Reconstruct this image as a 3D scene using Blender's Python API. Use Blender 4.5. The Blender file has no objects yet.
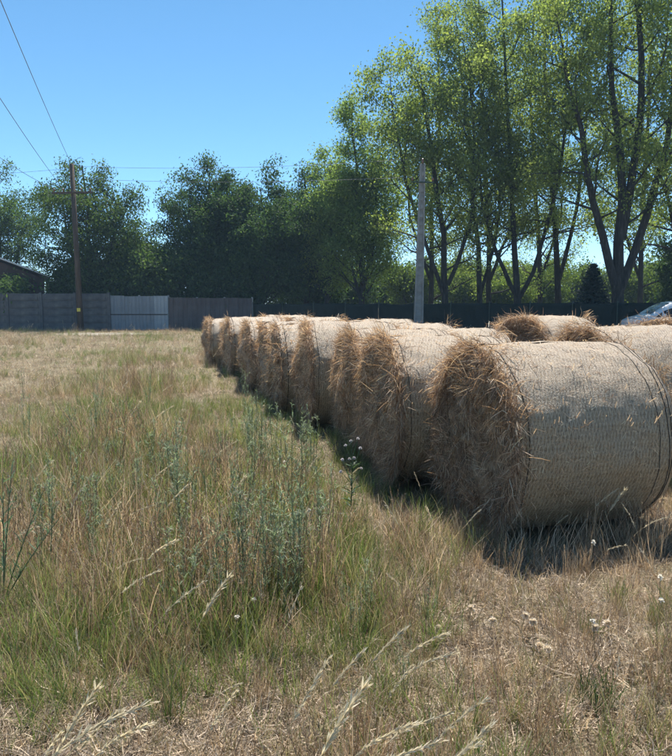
import bpy, bmesh, math, random
import numpy as np
from mathutils import Vector, Matrix

rng = np.random.default_rng(7)
random.seed(7)
SC = bpy.context.scene
COL = SC.collection
R = math.radians
PI = math.pi

# ------------------------------------------------------------------ camera
CAM_H = 1.55
PITCH = R(6.12)
cam_d = bpy.data.cameras.new('camera')
cam_d.sensor_fit = 'HORIZONTAL'; cam_d.sensor_width = 36; cam_d.lens = 36
cam_d.clip_start = 0.05; cam_d.clip_end = 6000
cam = bpy.data.objects.new('camera', cam_d); COL.objects.link(cam)
cam.location = (0, 0, CAM_H)
cam.rotation_euler = (R(90) - PITCH, 0, 0)
SC.camera = cam

# ------------------------------------------------------------------ sky and sun
SUN_EL, SUN_AZ = R(63), R(5)          # azimuth measured from +Y towards +X
world = bpy.data.worlds.new('World'); SC.world = world
world.use_nodes = True
nt = world.node_tree; nt.nodes.clear()
wo = nt.nodes.new('ShaderNodeOutputWorld'); bg = nt.nodes.new('ShaderNodeBackground')
sky = nt.nodes.new('ShaderNodeTexSky'); sky.sky_type = 'NISHITA'; sky.sun_disc = False
sky.sun_elevation = SUN_EL; sky.sun_rotation = SUN_AZ
sky.altitude = 4000; sky.air_density = 0.9; sky.dust_density = 0.0; sky.ozone_density = 1.0
bg.inputs['Strength'].default_value = 0.124
hs = nt.nodes.new('ShaderNodeHueSaturation'); hs.inputs['Saturation'].default_value = 1.15; hs.inputs['Hue'].default_value = .485
nt.links.new(sky.outputs[0], hs.inputs['Color']); nt.links.new(hs.outputs[0], bg.inputs[0]); nt.links.new(bg.outputs[0], wo.inputs[0])
sd = bpy.data.lights.new('sun', 'SUN'); sd.energy = 5.0; sd.angle = R(0.53); sd.color = (1.0, 0.955, 0.88)
sun = bpy.data.objects.new('sun', sd); COL.objects.link(sun)
sdir = Vector((math.sin(SUN_AZ) * math.cos(SUN_EL), math.cos(SUN_AZ) * math.cos(SUN_EL), math.sin(SUN_EL)))
sun.rotation_euler = (-sdir).to_track_quat('-Z', 'Y').to_euler()
sun.location = (0, 0, 40)
SC.view_settings.view_transform = 'Standard'; SC.view_settings.look = 'None'
SC.view_settings.exposure = 0.9; SC.view_settings.gamma = 1.0
SC.view_settings.use_curve_mapping = False
SC.render.engine = 'CYCLES'
cy = SC.cycles
cy.use_denoising = True
try: cy.denoiser = 'OPENIMAGEDENOISE'
except Exception: pass
cy.use_adaptive_sampling = True; cy.adaptive_threshold = .03
cy.max_bounces = 7; cy.diffuse_bounces = 4; cy.volume_bounces = 0; cy.glossy_bounces = 2; cy.transmission_bounces = 4
cy.transparent_max_bounces = 4; cy.caustics_reflective = False; cy.caustics_refractive = False
cy.sample_clamp_indirect = 6.0

# ------------------------------------------------------------------ helpers
def at(px, py, Y):
    """world point at depth Y seen at photo pixel (672x756)"""
    a = (px - 336) / 672; b = (378 - py) / 672
    dy = math.cos(PITCH) + math.sin(PITCH) * b; dz = -math.sin(PITCH) + math.cos(PITCH) * b
    return Vector((a * Y / dy, Y, CAM_H + dz * Y / dy))
def ground(px, py):
    a = (px - 336) / 672; b = (378 - py) / 672
    dy = math.cos(PITCH) + math.sin(PITCH) * b; dz = -math.sin(PITCH) + math.cos(PITCH) * b
    t = CAM_H / -dz
    return Vector((a * t, dy * t, 0))
def gh(x, y):
    """gentle unevenness of the field"""
    return 0.025 * np.sin(x * 0.9 + 1.0) * np.cos(y * 0.7) + 0.018 * np.sin(x * 2.3 + y * 1.7) + 0.01 * np.sin(x * 4.1 - y * 3.3)

def wave_noise(seed, n, fmin, fmax, dim=2):
    r = np.random.default_rng(seed)
    f = np.exp(r.uniform(np.log(fmin), np.log(fmax), n))
    d = r.normal(size=(n, dim)); d /= np.linalg.norm(d, axis=1, keepdims=True)
    ph = r.uniform(0, 2 * PI, n); amp = (fmin / f) ** 0.6
    def fn(*c):
        s = 0
        for k in range(n):
            s = s + amp[k] * np.sin(sum(c[i] * d[k, i] for i in range(dim)) * f[k] + ph[k])
        return s / np.sqrt((amp ** 2).sum() / 2)
    return fn

def mk_mesh(name, V, faces, col=None, uv=None, mats=None, smooth=False, mat_idx=None):
    me = bpy.data.meshes.new(name)
    V = np.asarray(V, dtype=np.float32).reshape(-1, 3)
    if isinstance(faces, np.ndarray): faces = [faces]
    faces = [np.asarray(f, dtype=np.int32) for f in faces if len(f)]
    me.vertices.add(len(V)); me.vertices.foreach_set('co', V.ravel())
    nl = sum(f.size for f in faces); npoly = sum(len(f) for f in faces)
    idx = np.concatenate([f.ravel() for f in faces])
    tot = np.concatenate([np.full(len(f), f.shape[1], np.int32) for f in faces])
    st = np.concatenate([[0], np.cumsum(tot)[:-1]]).astype(np.int32)
    me.loops.add(nl); me.loops.foreach_set('vertex_index', idx)
    me.polygons.add(npoly); me.polygons.foreach_set('loop_start', st)
    me.polygons.foreach_set('loop_total', tot)
    if smooth: me.polygons.foreach_set('use_smooth', np.ones(npoly, bool))
    if mat_idx is not None: me.polygons.foreach_set('material_index', np.asarray(mat_idx, np.int32))
    me.update(calc_edges=True)
    if col is not None:
        a = me.color_attributes.new('Col', 'FLOAT_COLOR', 'POINT')
        c = np.ones((len(V), 4), np.float32); c[:, :3] = col
        a.data.foreach_set('color', c.ravel())
    if uv is not None:
        l = me.uv_layers.new(name='UVMap')
        l.data.foreach_set('uv', np.asarray(uv, np.float32)[idx].ravel())
    if mats:
        for m in (mats if isinstance(mats, (list, tuple)) else [mats]): me.materials.append(m)
    return me

def link(name, me, parent=None, loc=None):
    o = bpy.data.objects.new(name, me); COL.objects.link(o)
    if parent is not None: o.parent = parent
    if loc is not None: o.location = loc
    return o
def tag(o, label=None, cat=None, group=None, kind=None):
    if label: o['label'] = label
    if cat: o['category'] = cat
    if group: o['group'] = group
    if kind: o['kind'] = kind
    return o
def thing(name, label, cat, loc=(0, 0, 0), rz=0, group=None):
    o = bpy.data.objects.new(name, None); COL.objects.link(o)
    o.empty_display_size = 0.2
    o.location = loc; o.rotation_euler = (0, 0, rz)
    return tag(o, label, cat, group)
def copy_tree(root, loc, rz=0, scale=1.0, label=None, group=None, rx=0, ry=0):
    c = root.copy(); COL.objects.link(c)
    c.location = loc; c.rotation_euler = (rx, ry, rz); c.scale = (scale,) * 3
    if label: c['label'] = label
    if group: c['group'] = group
    for ch in list(root.children):
        d = ch.copy(); COL.objects.link(d); d.parent = c
        for g in list(ch.children):
            e = g.copy(); COL.objects.link(e); e.parent = d
    return c

class MB:
    """collects simple solids into one mesh"""
    def __init__(s): s.v = []; s.f = []
    def add(s, V, F):
        o = len(s.v); s.v += [tuple(p) for p in V]; s.f += [tuple(i + o for i in f) for f in F]
    def box(s, x0, x1, y0, y1, z0, z1):
        s.add([(x0, y0, z0), (x1, y0, z0), (x1, y1, z0), (x0, y1, z0), (x0, y0, z1), (x1, y0, z1), (x1, y1, z1), (x0, y1, z1)],
              [(0, 3, 2, 1), (4, 5, 6, 7), (0, 1, 5, 4), (1, 2, 6, 5), (2, 3, 7, 6), (3, 0, 4, 7)])
    def tube(s, pts, rad, n=8):
        pts = [Vector(p) for p in pts]; rad = rad if hasattr(rad, '__len__') else [rad] * len(pts)
        V = []; F = []
        d0 = (pts[-1] - pts[0]).normalized(); ref = Vector((0, 0, 1)) if abs(d0.z) < .9 else Vector((1, 0, 0))
        for i, p in enumerate(pts):
            d = (pts[min(i + 1, len(pts) - 1)] - pts[max(i - 1, 0)]).normalized()
            a = d.cross(ref).normalized(); b = d.cross(a)
            for k in range(n):
                t = 2 * PI * k / n; V.append(p + (a * math.cos(t) + b * math.sin(t)) * rad[i])
        for i in range(len(pts) - 1):
            for k in range(n):
                F.append((i * n + k, i * n + (k + 1) % n, (i + 1) * n + (k + 1) % n, (i + 1) * n + k))
        F.append(tuple(range(n - 1, -1, -1))); F.append(tuple((len(pts) - 1) * n + k for k in range(n)))
        s.add(V, F)
    def prism(s, prof, y0, y1):
        """profile in (x, z), extruded along y"""
        n = len(prof)
        V = [(x, y0, z) for x, z in prof] + [(x, y1, z) for x, z in prof]
        s.add(V, [tuple(range(n)), tuple(range(2 * n - 1, n - 1, -1))] + [(i, i + n, (i + 1) % n + n, (i + 1) % n) for i in range(n)])
    def build(s, name, mat, parent=None, bevel=0, smooth=False):
        me = bpy.data.meshes.new(name); me.from_pydata(s.v, [], s.f)
        bm = bmesh.new(); bm.from_mesh(me)
        bmesh.ops.recalc_face_normals(bm, faces=bm.faces)
        if bevel: bmesh.ops.bevel(bm, geom=list(bm.edges), offset=bevel, segments=1, affect='EDGES')
        bm.to_mesh(me); bm.free()
        if smooth:
            for p in me.polygons: p.use_smooth = True
        me.materials.append(mat)
        return link(name, me, parent)

def ribbons(P, W, side, col=None):
    """P (N,S,3) spines, W (N,S) half widths, side (N,3)"""
    N, S, _ = P.shape
    off = side[:, None, :] * W[:, :, None]
    V = np.stack([P - off, P + off], axis=2).reshape(-1, 3)
    b = (np.arange(N) * S * 2)[:, None] + (np.arange(S - 1) * 2)[None, :]
    F = np.stack([b, b + 1, b + 3, b + 2], axis=-1).reshape(-1, 4)
    C = None if col is None else np.repeat(col, S * 2, axis=0)
    return V, F, C
def tubes(P, Rr, n):
    """batch of tubes P (N,S,3), Rr (N,S)"""
    N, S, _ = P.shape
    d = P[:, -1] - P[:, 0]; d /= np.linalg.norm(d, axis=1, keepdims=True) + 1e-9
    ref = np.where(np.abs(d[:, 2:3]) < .8, np.array([[0, 0, 1.]]), np.array([[1., 0, 0]]))
    a = np.cross(d, ref); a /= np.linalg.norm(a, axis=1, keepdims=True); b = np.cross(d, a)
    t = np.arange(n) * 2 * PI / n
    off = a[:, None, :] * np.cos(t)[None, :, None] + b[:, None, :] * np.sin(t)[None, :, None]
    V = P[:, :, None, :] + off[:, None] * Rr[:, :, None, None]
    base = (np.arange(N) * S * n)[:, None, None] + (np.arange(S - 1) * n)[None, :, None]
    k = np.arange(n)[None, None, :]; k2 = (np.arange(n) + 1) % n; k2 = k2[None, None, :]
    F = np.stack([base + k, base + k2, base + n + k2, base + n + k], axis=-1).reshape(-1, 4)
    return V.reshape(-1, 3), F
def join(parts):
    V = []; F = []; C = []; o = 0
    for v, f, c in parts:
        V.append(v); F.append(f + o); o += len(v)
        if c is not None: C.append(c)
    return np.concatenate(V), F, (np.concatenate(C) if C else None)
def unit(v): return v / (np.linalg.norm(v, axis=-1, keepdims=True) + 1e-9)

# ------------------------------------------------------------------ materials
def new_mat(name):
    m = bpy.data.materials.new(name); m.use_nodes = True
    t = m.node_tree; t.nodes.clear()
    out = t.nodes.new('ShaderNodeOutputMaterial')
    return m, t, out
def N(t, typ, **kw):
    n = t.nodes.new(typ)
    for k, v in kw.items():
        if k in n.inputs: n.inputs[k].default_value = v
        else: setattr(n, k, v)
    return n
def ramp(t, stops):
    n = t.nodes.new('ShaderNodeValToRGB'); e = n.color_ramp.elements
    e[0].position, e[0].color = stops[0][0], (*stops[0][1], 1); e[1].position, e[1].color = stops[-1][0], (*stops[-1][1], 1)
    for p, c in stops[1:-1]:
        x = e.new(p); x.color = (*c, 1)
    return n
def mix(t, typ, fac, a, b):
    n = t.nodes.new('ShaderNodeMix'); n.data_type = 'RGBA'; n.blend_type = typ
    for k, s in (('Factor', fac), (6, a), (7, b)):
        sock = n.inputs[0] if k == 'Factor' else n.inputs[k]
        if hasattr(s, 'links'): t.links.new(s, sock)
        else: sock.default_value = s if k == 'Factor' else ((*s, 1) if len(s) == 3 else s)
    return n.outputs[2]

def mat_blade(name, transl=0.35, tint=None, rnd=0.35, rough=0.55, tcol=(1.0, 1.0, .75), spec=.3):
    """plant matter coloured by the mesh's Col attribute, varied per instance"""
    m, t, out = new_mat(name)
    at_ = N(t, 'ShaderNodeAttribute'); at_.attribute_name = 'Col'
    oi = N(t, 'ShaderNodeObjectInfo')
    mr = N(t, 'ShaderNodeMapRange'); mr.inputs[3].default_value = 1 - rnd; mr.inputs[4].default_value = 1 + rnd * .8
    t.links.new(oi.outputs['Random'], mr.inputs[0])
    sc = N(t, 'ShaderNodeVectorMath', operation='SCALE')
    t.links.new(at_.outputs['Color'], sc.inputs[0]); t.links.new(mr.outputs[0], sc.inputs['Scale'])
    p = N(t, 'ShaderNodeBsdfPrincipled', Roughness=rough); p.inputs['Specular IOR Level'].default_value = spec
    t.links.new(sc.outputs[0], p.inputs['Base Color'])
    tr = N(t, 'ShaderNodeBsdfTranslucent')
    t.links.new(mix(t, 'MULTIPLY', 1.0, sc.outputs[0], tcol), tr.inputs[0])
    ms = N(t, 'ShaderNodeMixShader'); ms.inputs[0].default_value = transl
    t.links.new(p.outputs[0], ms.inputs[1]); t.links.new(tr.outputs[0], ms.inputs[2])
    t.links.new(ms.outputs[0], out.inputs[0])
    return m
def mat_noise(name, stops, scale=8, detail=6, rough=.85, bump=.3, coord='Object', stretch=(1, 1, 1), spec=.3, metallic=0, bscale=None, dist=.02):
    m, t, out = new_mat(name)
    tc = N(t, 'ShaderNodeTexCoord'); mp = N(t, 'ShaderNodeMapping'); mp.inputs['Scale'].default_value = stretch
    t.links.new(tc.outputs[coord], mp.inputs[0])
    n1 = N(t, 'ShaderNodeTexNoise', Scale=scale, Detail=detail, Roughness=.65)
    t.links.new(mp.outputs[0], n1.inputs['Vector'])
    rp = ramp(t, stops); t.links.new(n1.outputs[0], rp.inputs[0])
    p = N(t, 'ShaderNodeBsdfPrincipled', Roughness=rough, Metallic=metallic); p.inputs['Specular IOR Level'].default_value = spec
    t.links.new(rp.outputs[0], p.inputs['Base Color'])
    if bump:
        n2 = N(t, 'ShaderNodeTexNoise', Scale=bscale or scale * 3, Detail=4); t.links.new(mp.outputs[0], n2.inputs['Vector'])
        b = N(t, 'ShaderNodeBump', Strength=bump, Distance=dist); t.links.new(n2.outputs[0], b.inputs['Height'])
        t.links.new(b.outputs[0], p.inputs['Normal'])
    t.links.new(p.outputs[0], out.inputs[0])
    return m

M = {}
M['grass'] = mat_blade('grass_blades', .4, rnd=.3)
M['pale'] = mat_blade('pale_seed_stalks', .45, rnd=.15, tcol=(1, .95, .8))
M['dry'] = mat_blade('dry_grass_blades', .35, rnd=.35, tcol=(1, .9, .7))
M['hay'] = mat_blade('hay_strands', .5, rnd=.1, tcol=(1, .85, .6))
M['leaf'] = mat_blade('tree_leaves', .6, rnd=.12, rough=.65, spec=.15, tcol=(1.3, 1.4, .65))
M['leaf_dark'] = mat_blade('walnut_leaves', .48, rnd=.12, rough=.65, spec=.15, tcol=(1.3, 1.35, .65))
M['needle'] = mat_blade('spruce_needles', .08, rnd=.1)
M['weed'] = mat_blade('weed_leaves', .4, rnd=.25, tcol=(.9, 1.05, .7))
M['bark'] = mat_noise('tree_bark', [(.3, (.016, .015, .014)), (.55, (.045, .041, .037)), (.75, (.1, .092, .083))], 3, 8, .95, .8, stretch=(4, 4, .6), dist=.05)
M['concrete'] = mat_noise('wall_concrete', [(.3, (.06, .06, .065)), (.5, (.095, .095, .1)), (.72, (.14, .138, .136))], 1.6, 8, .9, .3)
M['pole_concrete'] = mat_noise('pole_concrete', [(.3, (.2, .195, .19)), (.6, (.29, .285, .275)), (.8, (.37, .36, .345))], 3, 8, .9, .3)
M['sheet'] = mat_noise('painted_sheet_metal', [(.3, (.13, .155, .18)), (.55, (.18, .205, .235)), (.75, (.23, .255, .28))], 1.2, 7, .6, .15, spec=.4)
M['sheet_light'] = mat_noise('pale_sheet_metal', [(.3, (.2, .23, .265)), (.55, (.27, .3, .33)), (.75, (.33, .35, .37))], 1.2, 7, .55, .15, spec=.4)
M['rust'] = mat_noise('rusty_sheet', [(.3, (.07, .055, .055)), (.5, (.1, .085, .085)), (.65, (.125, .112, .115)), (.8, (.16, .15, .155))], .9, 9, .85, .2)
M['wood_pole'] = mat_noise('pole_wood', [(.3, (.05, .037, .03)), (.6, (.1, .075, .06)), (.8, (.16, .12, .1))], 5, 8, .95, .5, stretch=(3, 3, .2))
M['metal'] = mat_noise('galvanised', [(.3, (.3, .3, .3)), (.7, (.45, .45, .44))], 6, 5, .5, .1, metallic=.6)
M['yellow'] = mat_noise('yellow_plate', [(.3, (.6, .45, .05)), (.7, (.75, .6, .1))], 5, 4, .5, 0)
M['ceramic'] = mat_noise('insulator', [(.3, (.12, .05, .03)), (.7, (.2, .09, .05))], 5, 3, .25, 0, spec=.6)
M['wire'] = mat_noise('wire_metal', [(.3, (.1, .1, .11)), (.7, (.18, .18, .19))], 3, 2, .5, 0)
M['net_green'] = mat_noise('shade_net', [(.3, (.008, .014, .012)), (.6, (.013, .022, .018)), (.8, (.022, .034, .028))], .8, 8, .9, .4, bscale=6, dist=.06)
M['post_dark'] = mat_noise('fence_post', [(.3, (.03, .05, .04)), (.7, (.06, .09, .07))], 5, 4, .6, 0)
M['roof'] = mat_noise('roof_tiles', [(.3, (.03, .022, .02)), (.55, (.055, .038, .033)), (.8, (.085, .058, .05))], 2.5, 7, .9, .5)
M['verge'] = mat_noise('verge_metal', [(.3, (.55, .55, .55)), (.7, (.7, .7, .7))], 4, 3, .5, 0)
M['plaster'] = mat_noise('old_plaster', [(.3, (.07, .045, .037)), (.7, (.11, .07, .056))], 1.5, 7, .95, .2)
M['brick'] = mat_noise('brick_face', [(.3, (.28, .11, .055)), (.6, (.4, .17, .09)), (.8, (.5, .26, .15))], 3, 6, .95, .3)
M['mortar'] = mat_noise('mortar', [(.3, (.3, .27, .23)), (.7, (.42, .38, .33))], 6, 5, .95, .3)
M['twine'] = mat_noise('black_twine', [(.3, (.025, .022, .02)), (.7, (.06, .052, .045))], 20, 3, .7, 0)
M['sand'] = mat_noise('bare_earth', [(.25, (.2, .17, .125)), (.5, (.27, .235, .18)), (.75, (.34, .3, .24))], 1.2, 9, .95, .4)
M['carpaint'] = mat_noise('car_paint', [(.3, (.62, .65, .69)), (.7, (.68, .7, .74))], 1, 2, .28, 0, spec=.6)
M['glass'] = mat_noise('car_glass', [(.3, (.012, .015, .018)), (.7, (.02, .024, .03))], 1, 2, .1, 0, spec=.35)
M['rubber'] = mat_noise('rubber', [(.3, (.015, .015, .015)), (.7, (.03, .03, .03))], 8, 4, .8, 0)
M['rim'] = mat_noise('alloy', [(.3, (.4, .4, .42)), (.7, (.55, .55, .57))], 4, 3, .35, 0, metallic=.8)
M['lamp'] = mat_noise('lamp_glass', [(.3, (.5, .52, .55)), (.7, (.7, .72, .75))], 8, 3, .12, 0, spec=.7)
M['trim'] = mat_noise('black_trim', [(.3, (.02, .02, .02)), (.7, (.035, .035, .035))], 8, 3, .55, 0)

def mat_ground():
    m, t, out = new_mat('field_soil')
    tc = N(t, 'ShaderNodeTexCoord')
    a = N(t, 'ShaderNodeTexNoise', Scale=.35, Detail=6, Roughness=.6); b = N(t, 'ShaderNodeTexNoise', Scale=22, Detail=8, Roughness=.75)
    c = N(t, 'ShaderNodeTexNoise', Scale=3.2, Detail=6, Roughness=.7)
    for n in (a, b, c): t.links.new(tc.outputs['Object'], n.inputs['Vector'])
    r1 = ramp(t, [(.28, (.07, .055, .038)), (.5, (.2, .155, .105)), (.68, (.38, .31, .22))]); t.links.new(b.outputs[0], r1.inputs[0])
    r2 = ramp(t, [(.3, (.10, .085, .055)), (.5, (.16, .13, .085)), (.7, (.14, .145, .06))]); t.links.new(c.outputs[0], r2.inputs[0])
    r3 = ramp(t, [(.35, (.38, .32, .22)), (.6, (.26, .25, .14))]); t.links.new(a.outputs[0], r3.inputs[0])
    x = mix(t, 'MIX', .5, r1.outputs[0], r2.outputs[0]); y = mix(t, 'MIX', .3, x, r3.outputs[0])
    p = N(t, 'ShaderNodeBsdfPrincipled', Roughness=1.0); p.inputs['Specular IOR Level'].default_value = .1
    t.links.new(y, p.inputs['Base Color'])
    bp = N(t, 'ShaderNodeBump', Strength=.8, Distance=.03); t.links.new(b.outputs[0], bp.inputs['Height']); t.links.new(bp.outputs[0], p.inputs['Normal'])
    t.links.new(p.outputs[0], out.inputs[0])
    return m
M['soil'] = mat_ground()

def mat_net():
    """straw wound round the bale under a pale plastic net; uv: u along the axis (m), v around the girth (m)"""
    m, t, out = new_mat('netted_straw')
    uv = N(t, 'ShaderNodeUVMap'); uv.uv_map = 'UVMap'
    def noise(sx, sy, scale, det=5, rough=.6):
        mp = N(t, 'ShaderNodeMapping'); mp.inputs['Scale'].default_value = (sx, sy, 1)
        t.links.new(uv.outputs[0], mp.inputs[0])
        n = N(t, 'ShaderNodeTexNoise', Scale=scale, Detail=det, Roughness=rough); t.links.new(mp.outputs[0], n.inputs['Vector']); return n
    girth = noise(1, .12, 130, 4, .7)       # strands wound round
    cross = noise(.35, 1, 60, 4, .7)
    blotch = noise(1, 1, 3.5, 5, .6)
    dark = noise(1, .7, 105, 4, .65)
    r1 = ramp(t, [(.3, (.11, .066, .032)), (.44, (.27, .182, .094)), (.58, (.46, .33, .19)), (.76, (.7, .545, .36))])
    t.links.new(mix(t, 'MIX', .45, girth.outputs[0], cross.outputs[0]), r1.inputs[0])
    r2 = ramp(t, [(.3, (.86, .83, .8)), (.7, (1.05, 1.03, 1.0))]); t.links.new(blotch.outputs[0], r2.inputs[0])
    c1 = mix(t, 'MULTIPLY', 1.0, r1.outputs[0], r2.outputs[0])
    r3 = ramp(t, [(.38, (.36, .29, .22)), (.5, (1, 1, 1))]); t.links.new(dark.outputs[0], r3.inputs[0])
    c2 = mix(t, 'MULTIPLY', .85, c1, r3.outputs[0])
    # the net: two families of slanted strings
    sep = N(t, 'ShaderNodeSeparateXYZ'); t.links.new(uv.outputs[0], sep.inputs[0])
    wob = noise(1, 1, 9, 3)
    def strings(su, sv):
        a = N(t, 'ShaderNodeMath', operation='MULTIPLY'); a.inputs[1].default_value = su; t.links.new(sep.outputs[0], a.inputs[0])
        b = N(t, 'ShaderNodeMath', operation='MULTIPLY_ADD'); b.inputs[1].default_value = sv; t.links.new(sep.outputs[1], b.inputs[0]); t.links.new(a.outputs[0], b.inputs[2])
        d = N(t, 'ShaderNodeMath', operation='MULTIPLY_ADD'); d.inputs[1].default_value = 1.1; t.links.new(wob.outputs[0], d.inputs[0]); t.links.new(b.outputs[0], d.inputs[2])
        f = N(t, 'ShaderNodeMath', operation='FRACT'); t.links.new(d.outputs[0], f.inputs[0])
        g = N(t, 'ShaderNodeMath', operation='LESS_THAN'); g.inputs[1].default_value = .2; t.links.new(f.outputs[0], g.inputs[0]); return g
    s1 = strings(38, 1.5); s2 = strings(38, -14)
    mx = N(t, 'ShaderNodeMath', operation='MAXIMUM'); t.links.new(s1.outputs[0], mx.inputs[0]); t.links.new(s2.outputs[0], mx.inputs[1])
    fac = N(t, 'ShaderNodeMath', operation='MULTIPLY'); fac.inputs[1].default_value = .42; t.links.new(mx.outputs[0], fac.inputs[0])
    c3 = mix(t, 'MIX', fac.outputs[0], c2, (.66, .54, .4))
    p = N(t, 'ShaderNodeBsdfPrincipled', Roughness=.46); p.inputs['Specular IOR Level'].default_value = 1.0
    t.links.new(c3, p.inputs['Base Color'])
    h = mix(t, 'MIX', .5, girth.outputs[0], dark.outputs[0])
    h2 = mix(t, 'ADD', .22, h, s1.outputs[0])
    bp = N(t, 'ShaderNodeBump', Strength=1.0, Distance=.022); t.links.new(h2, bp.inputs['Height'])
    t.links.new(bp.outputs[0], p.inputs['Normal']); t.links.new(p.outputs[0], out.inputs[0])
    return m
M['net'] = mat_net()
M['hay_end'] = mat_noise('packed_hay', [(.28, (.1, .062, .038)), (.48, (.34, .23, .145)), (.65, (.52, .37, .245)), (.82, (.66, .5, .36))], 34, 8, .9, 1.0, stretch=(1, 1.6, .5), dist=.05, bscale=40)

# ------------------------------------------------------------------ ground and path
def build_ground():
    xs = np.concatenate([[-900, -250, -90, -50], np.arange(-30, 30.01, .25), [50, 90, 250, 900]])
    ys = np.concatenate([[-300, -120, -30, -10], np.arange(-4, 50.01, .25), [70, 110, 250, 1200]])
    X, Y = np.meshgrid(xs, ys, indexing='ij')
    w = np.clip((48 - np.abs(Y - 22) - 18) / 8, 0, 1) * np.clip((30 - np.abs(X)) / 6, 0, 1)
    Z = gh(X, Y) * w
    V = np.stack([X, Y, Z], -1).reshape(-1, 3)
    n, k = len(xs), len(ys)
    i, j = np.meshgrid(np.arange(n - 1), np.arange(k - 1), indexing='ij'); b = (i * k + j).ravel()
    F = np.stack([b, b + k, b + k + 1, b + 1], -1)
    o = link('ground', mk_mesh('ground', V, F, mats=M['soil'], smooth=True)); o['kind'] = 'structure'
build_ground()
PATH_C = at(95, 335, 37.5)
def in_path(x, y):
    e = ((x + 12.6) / 2.6) ** 2 + ((y - 36.6) / 1.5) ** 2
    return e < 1 + .25 * np.sin(x * 1.9) + .15 * np.sin(y * 4.0 + x)
def build_path():
    n = 60; V = [(-12.6, 36.6, .07)]
    for k in range(n):
        a = 2 * PI * k / n; s = 1 + .1 * math.sin(3 * a + 1) + .06 * math.sin(7 * a) + .04 * math.sin(13 * a)
        V.append((-12.6 + 3.0 * s * math.cos(a), 36.6 + 1.8 * s * math.sin(a), .03))
    F = np.array([(0, 1 + k, 1 + (k + 1) % n) for k in range(n)])
    o = link('path', mk_mesh('path', V, F, mats=M['sand'])); o['kind'] = 'structure'
build_path()

# ------------------------------------------------------------------ trees
def make_branches(stems, n1, len1, ang1, t0, n2, n3, r, up=.25, len2=.45):
    """stems: list of (S,3) arrays with radius arrays. returns tube batches and twig tips"""
    parts = []; tips = []; tipd = []
    stem_parts = []
    L1P = []; L1R = []; L2P = []; L2R = []; L3P = []; L3R = []
    for P, Rr in stems:
        v, f = tubes(P[None], Rr[None], 9); stem_parts.append((v, f, None))
        S = len(P); seg = np.linalg.norm(np.diff(P, axis=0), axis=1); cum = np.concatenate([[0], np.cumsum(seg)]); tot = cum[-1]
        m = int(n1)
        for k in range(m):
            t = t0 + (1 - t0) * (k + r.uniform(0, 1)) / m
            s = t * tot; i = min(np.searchsorted(cum, s) - 1, S - 2); i = max(i, 0); u = (s - cum[i]) / seg[i]
            p = P[i] * (1 - u) + P[i + 1] * u; rad = Rr[i] * (1 - u) + Rr[i + 1] * u
            d = unit(P[i + 1] - P[i])
            az = k * 2.4 + r.uniform(-.5, .5); h = np.array([math.cos(az), math.sin(az), 0])
            el = ang1 + r.normal(0, .18); dv = unit(h * math.cos(el) + np.array([0, 0, 1]) * math.sin(el) + d * .25)
            L = len1(t) * r.uniform(.75, 1.2)
            pts = [p]; cur = dv.copy()
            for q in range(4):
                cur = unit(cur + np.array([0, 0, up * .35]) + r.normal(0, .13, 3)); pts.append(pts[-1] + cur * L / 4)
            pts = np.array(pts); rr = max(min(rad * .55, .012 + L * .017), .012) * np.array([1, .8, .6, .42, .22])
            L1P.append(pts); L1R.append(rr)
            for q in range(n2):
                tt = .25 + .75 * (q + r.uniform(0, 1)) / n2
                ii = min(int(tt * 4), 3); uu = tt * 4 - ii
                p2 = pts[ii] * (1 - uu) + pts[ii + 1] * uu
                dd = unit(pts[ii + 1] - pts[ii]); rv = r.normal(0, 1, 3); rv -= dd * rv.dot(dd); rv = unit(rv)
                d2 = unit(dd * .75 + rv * .8 + np.array([0, 0, .15])); Lb = L * len2 * r.uniform(.5, 1.1) * (1.15 - .5 * tt)
                p3 = p2 + d2 * Lb * .5; d3 = unit(d2 + r.normal(0, .25, 3) + np.array([0, 0, .05])); p4 = p3 + d3 * Lb * .5
                L2P.append(np.array([p2, p3, p4])); L2R.append(np.array([.016, .011, .005]) * (.6 + Lb * .3))
                for w in range(n3):
                    uu = r.uniform(.2, 1); pb = p2 * (1 - uu) + p4 * uu if uu < .9 else p4
                    d4 = unit(d3 + r.normal(0, .7, 3)); Lc = r.uniform(.25, .7) * min(1, Lb)
                    pe = pb + d4 * Lc; L3P.append(np.array([pb, pe])); L3R.append(np.array([.006, .003])); tips.append(pe); tipd.append(d4)
    v, f = tubes(np.array(L1P), np.array(L1R), 5); br = [(v, f, None)]
    v, f = tubes(np.array(L2P), np.array(L2R), 4); br.append((v, f, None))
    v, f = tubes(np.array(L3P), np.array(L3R), 3); br.append((v, f, None))
    return stem_parts, br, np.array(tips), np.array(tipd)

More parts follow.
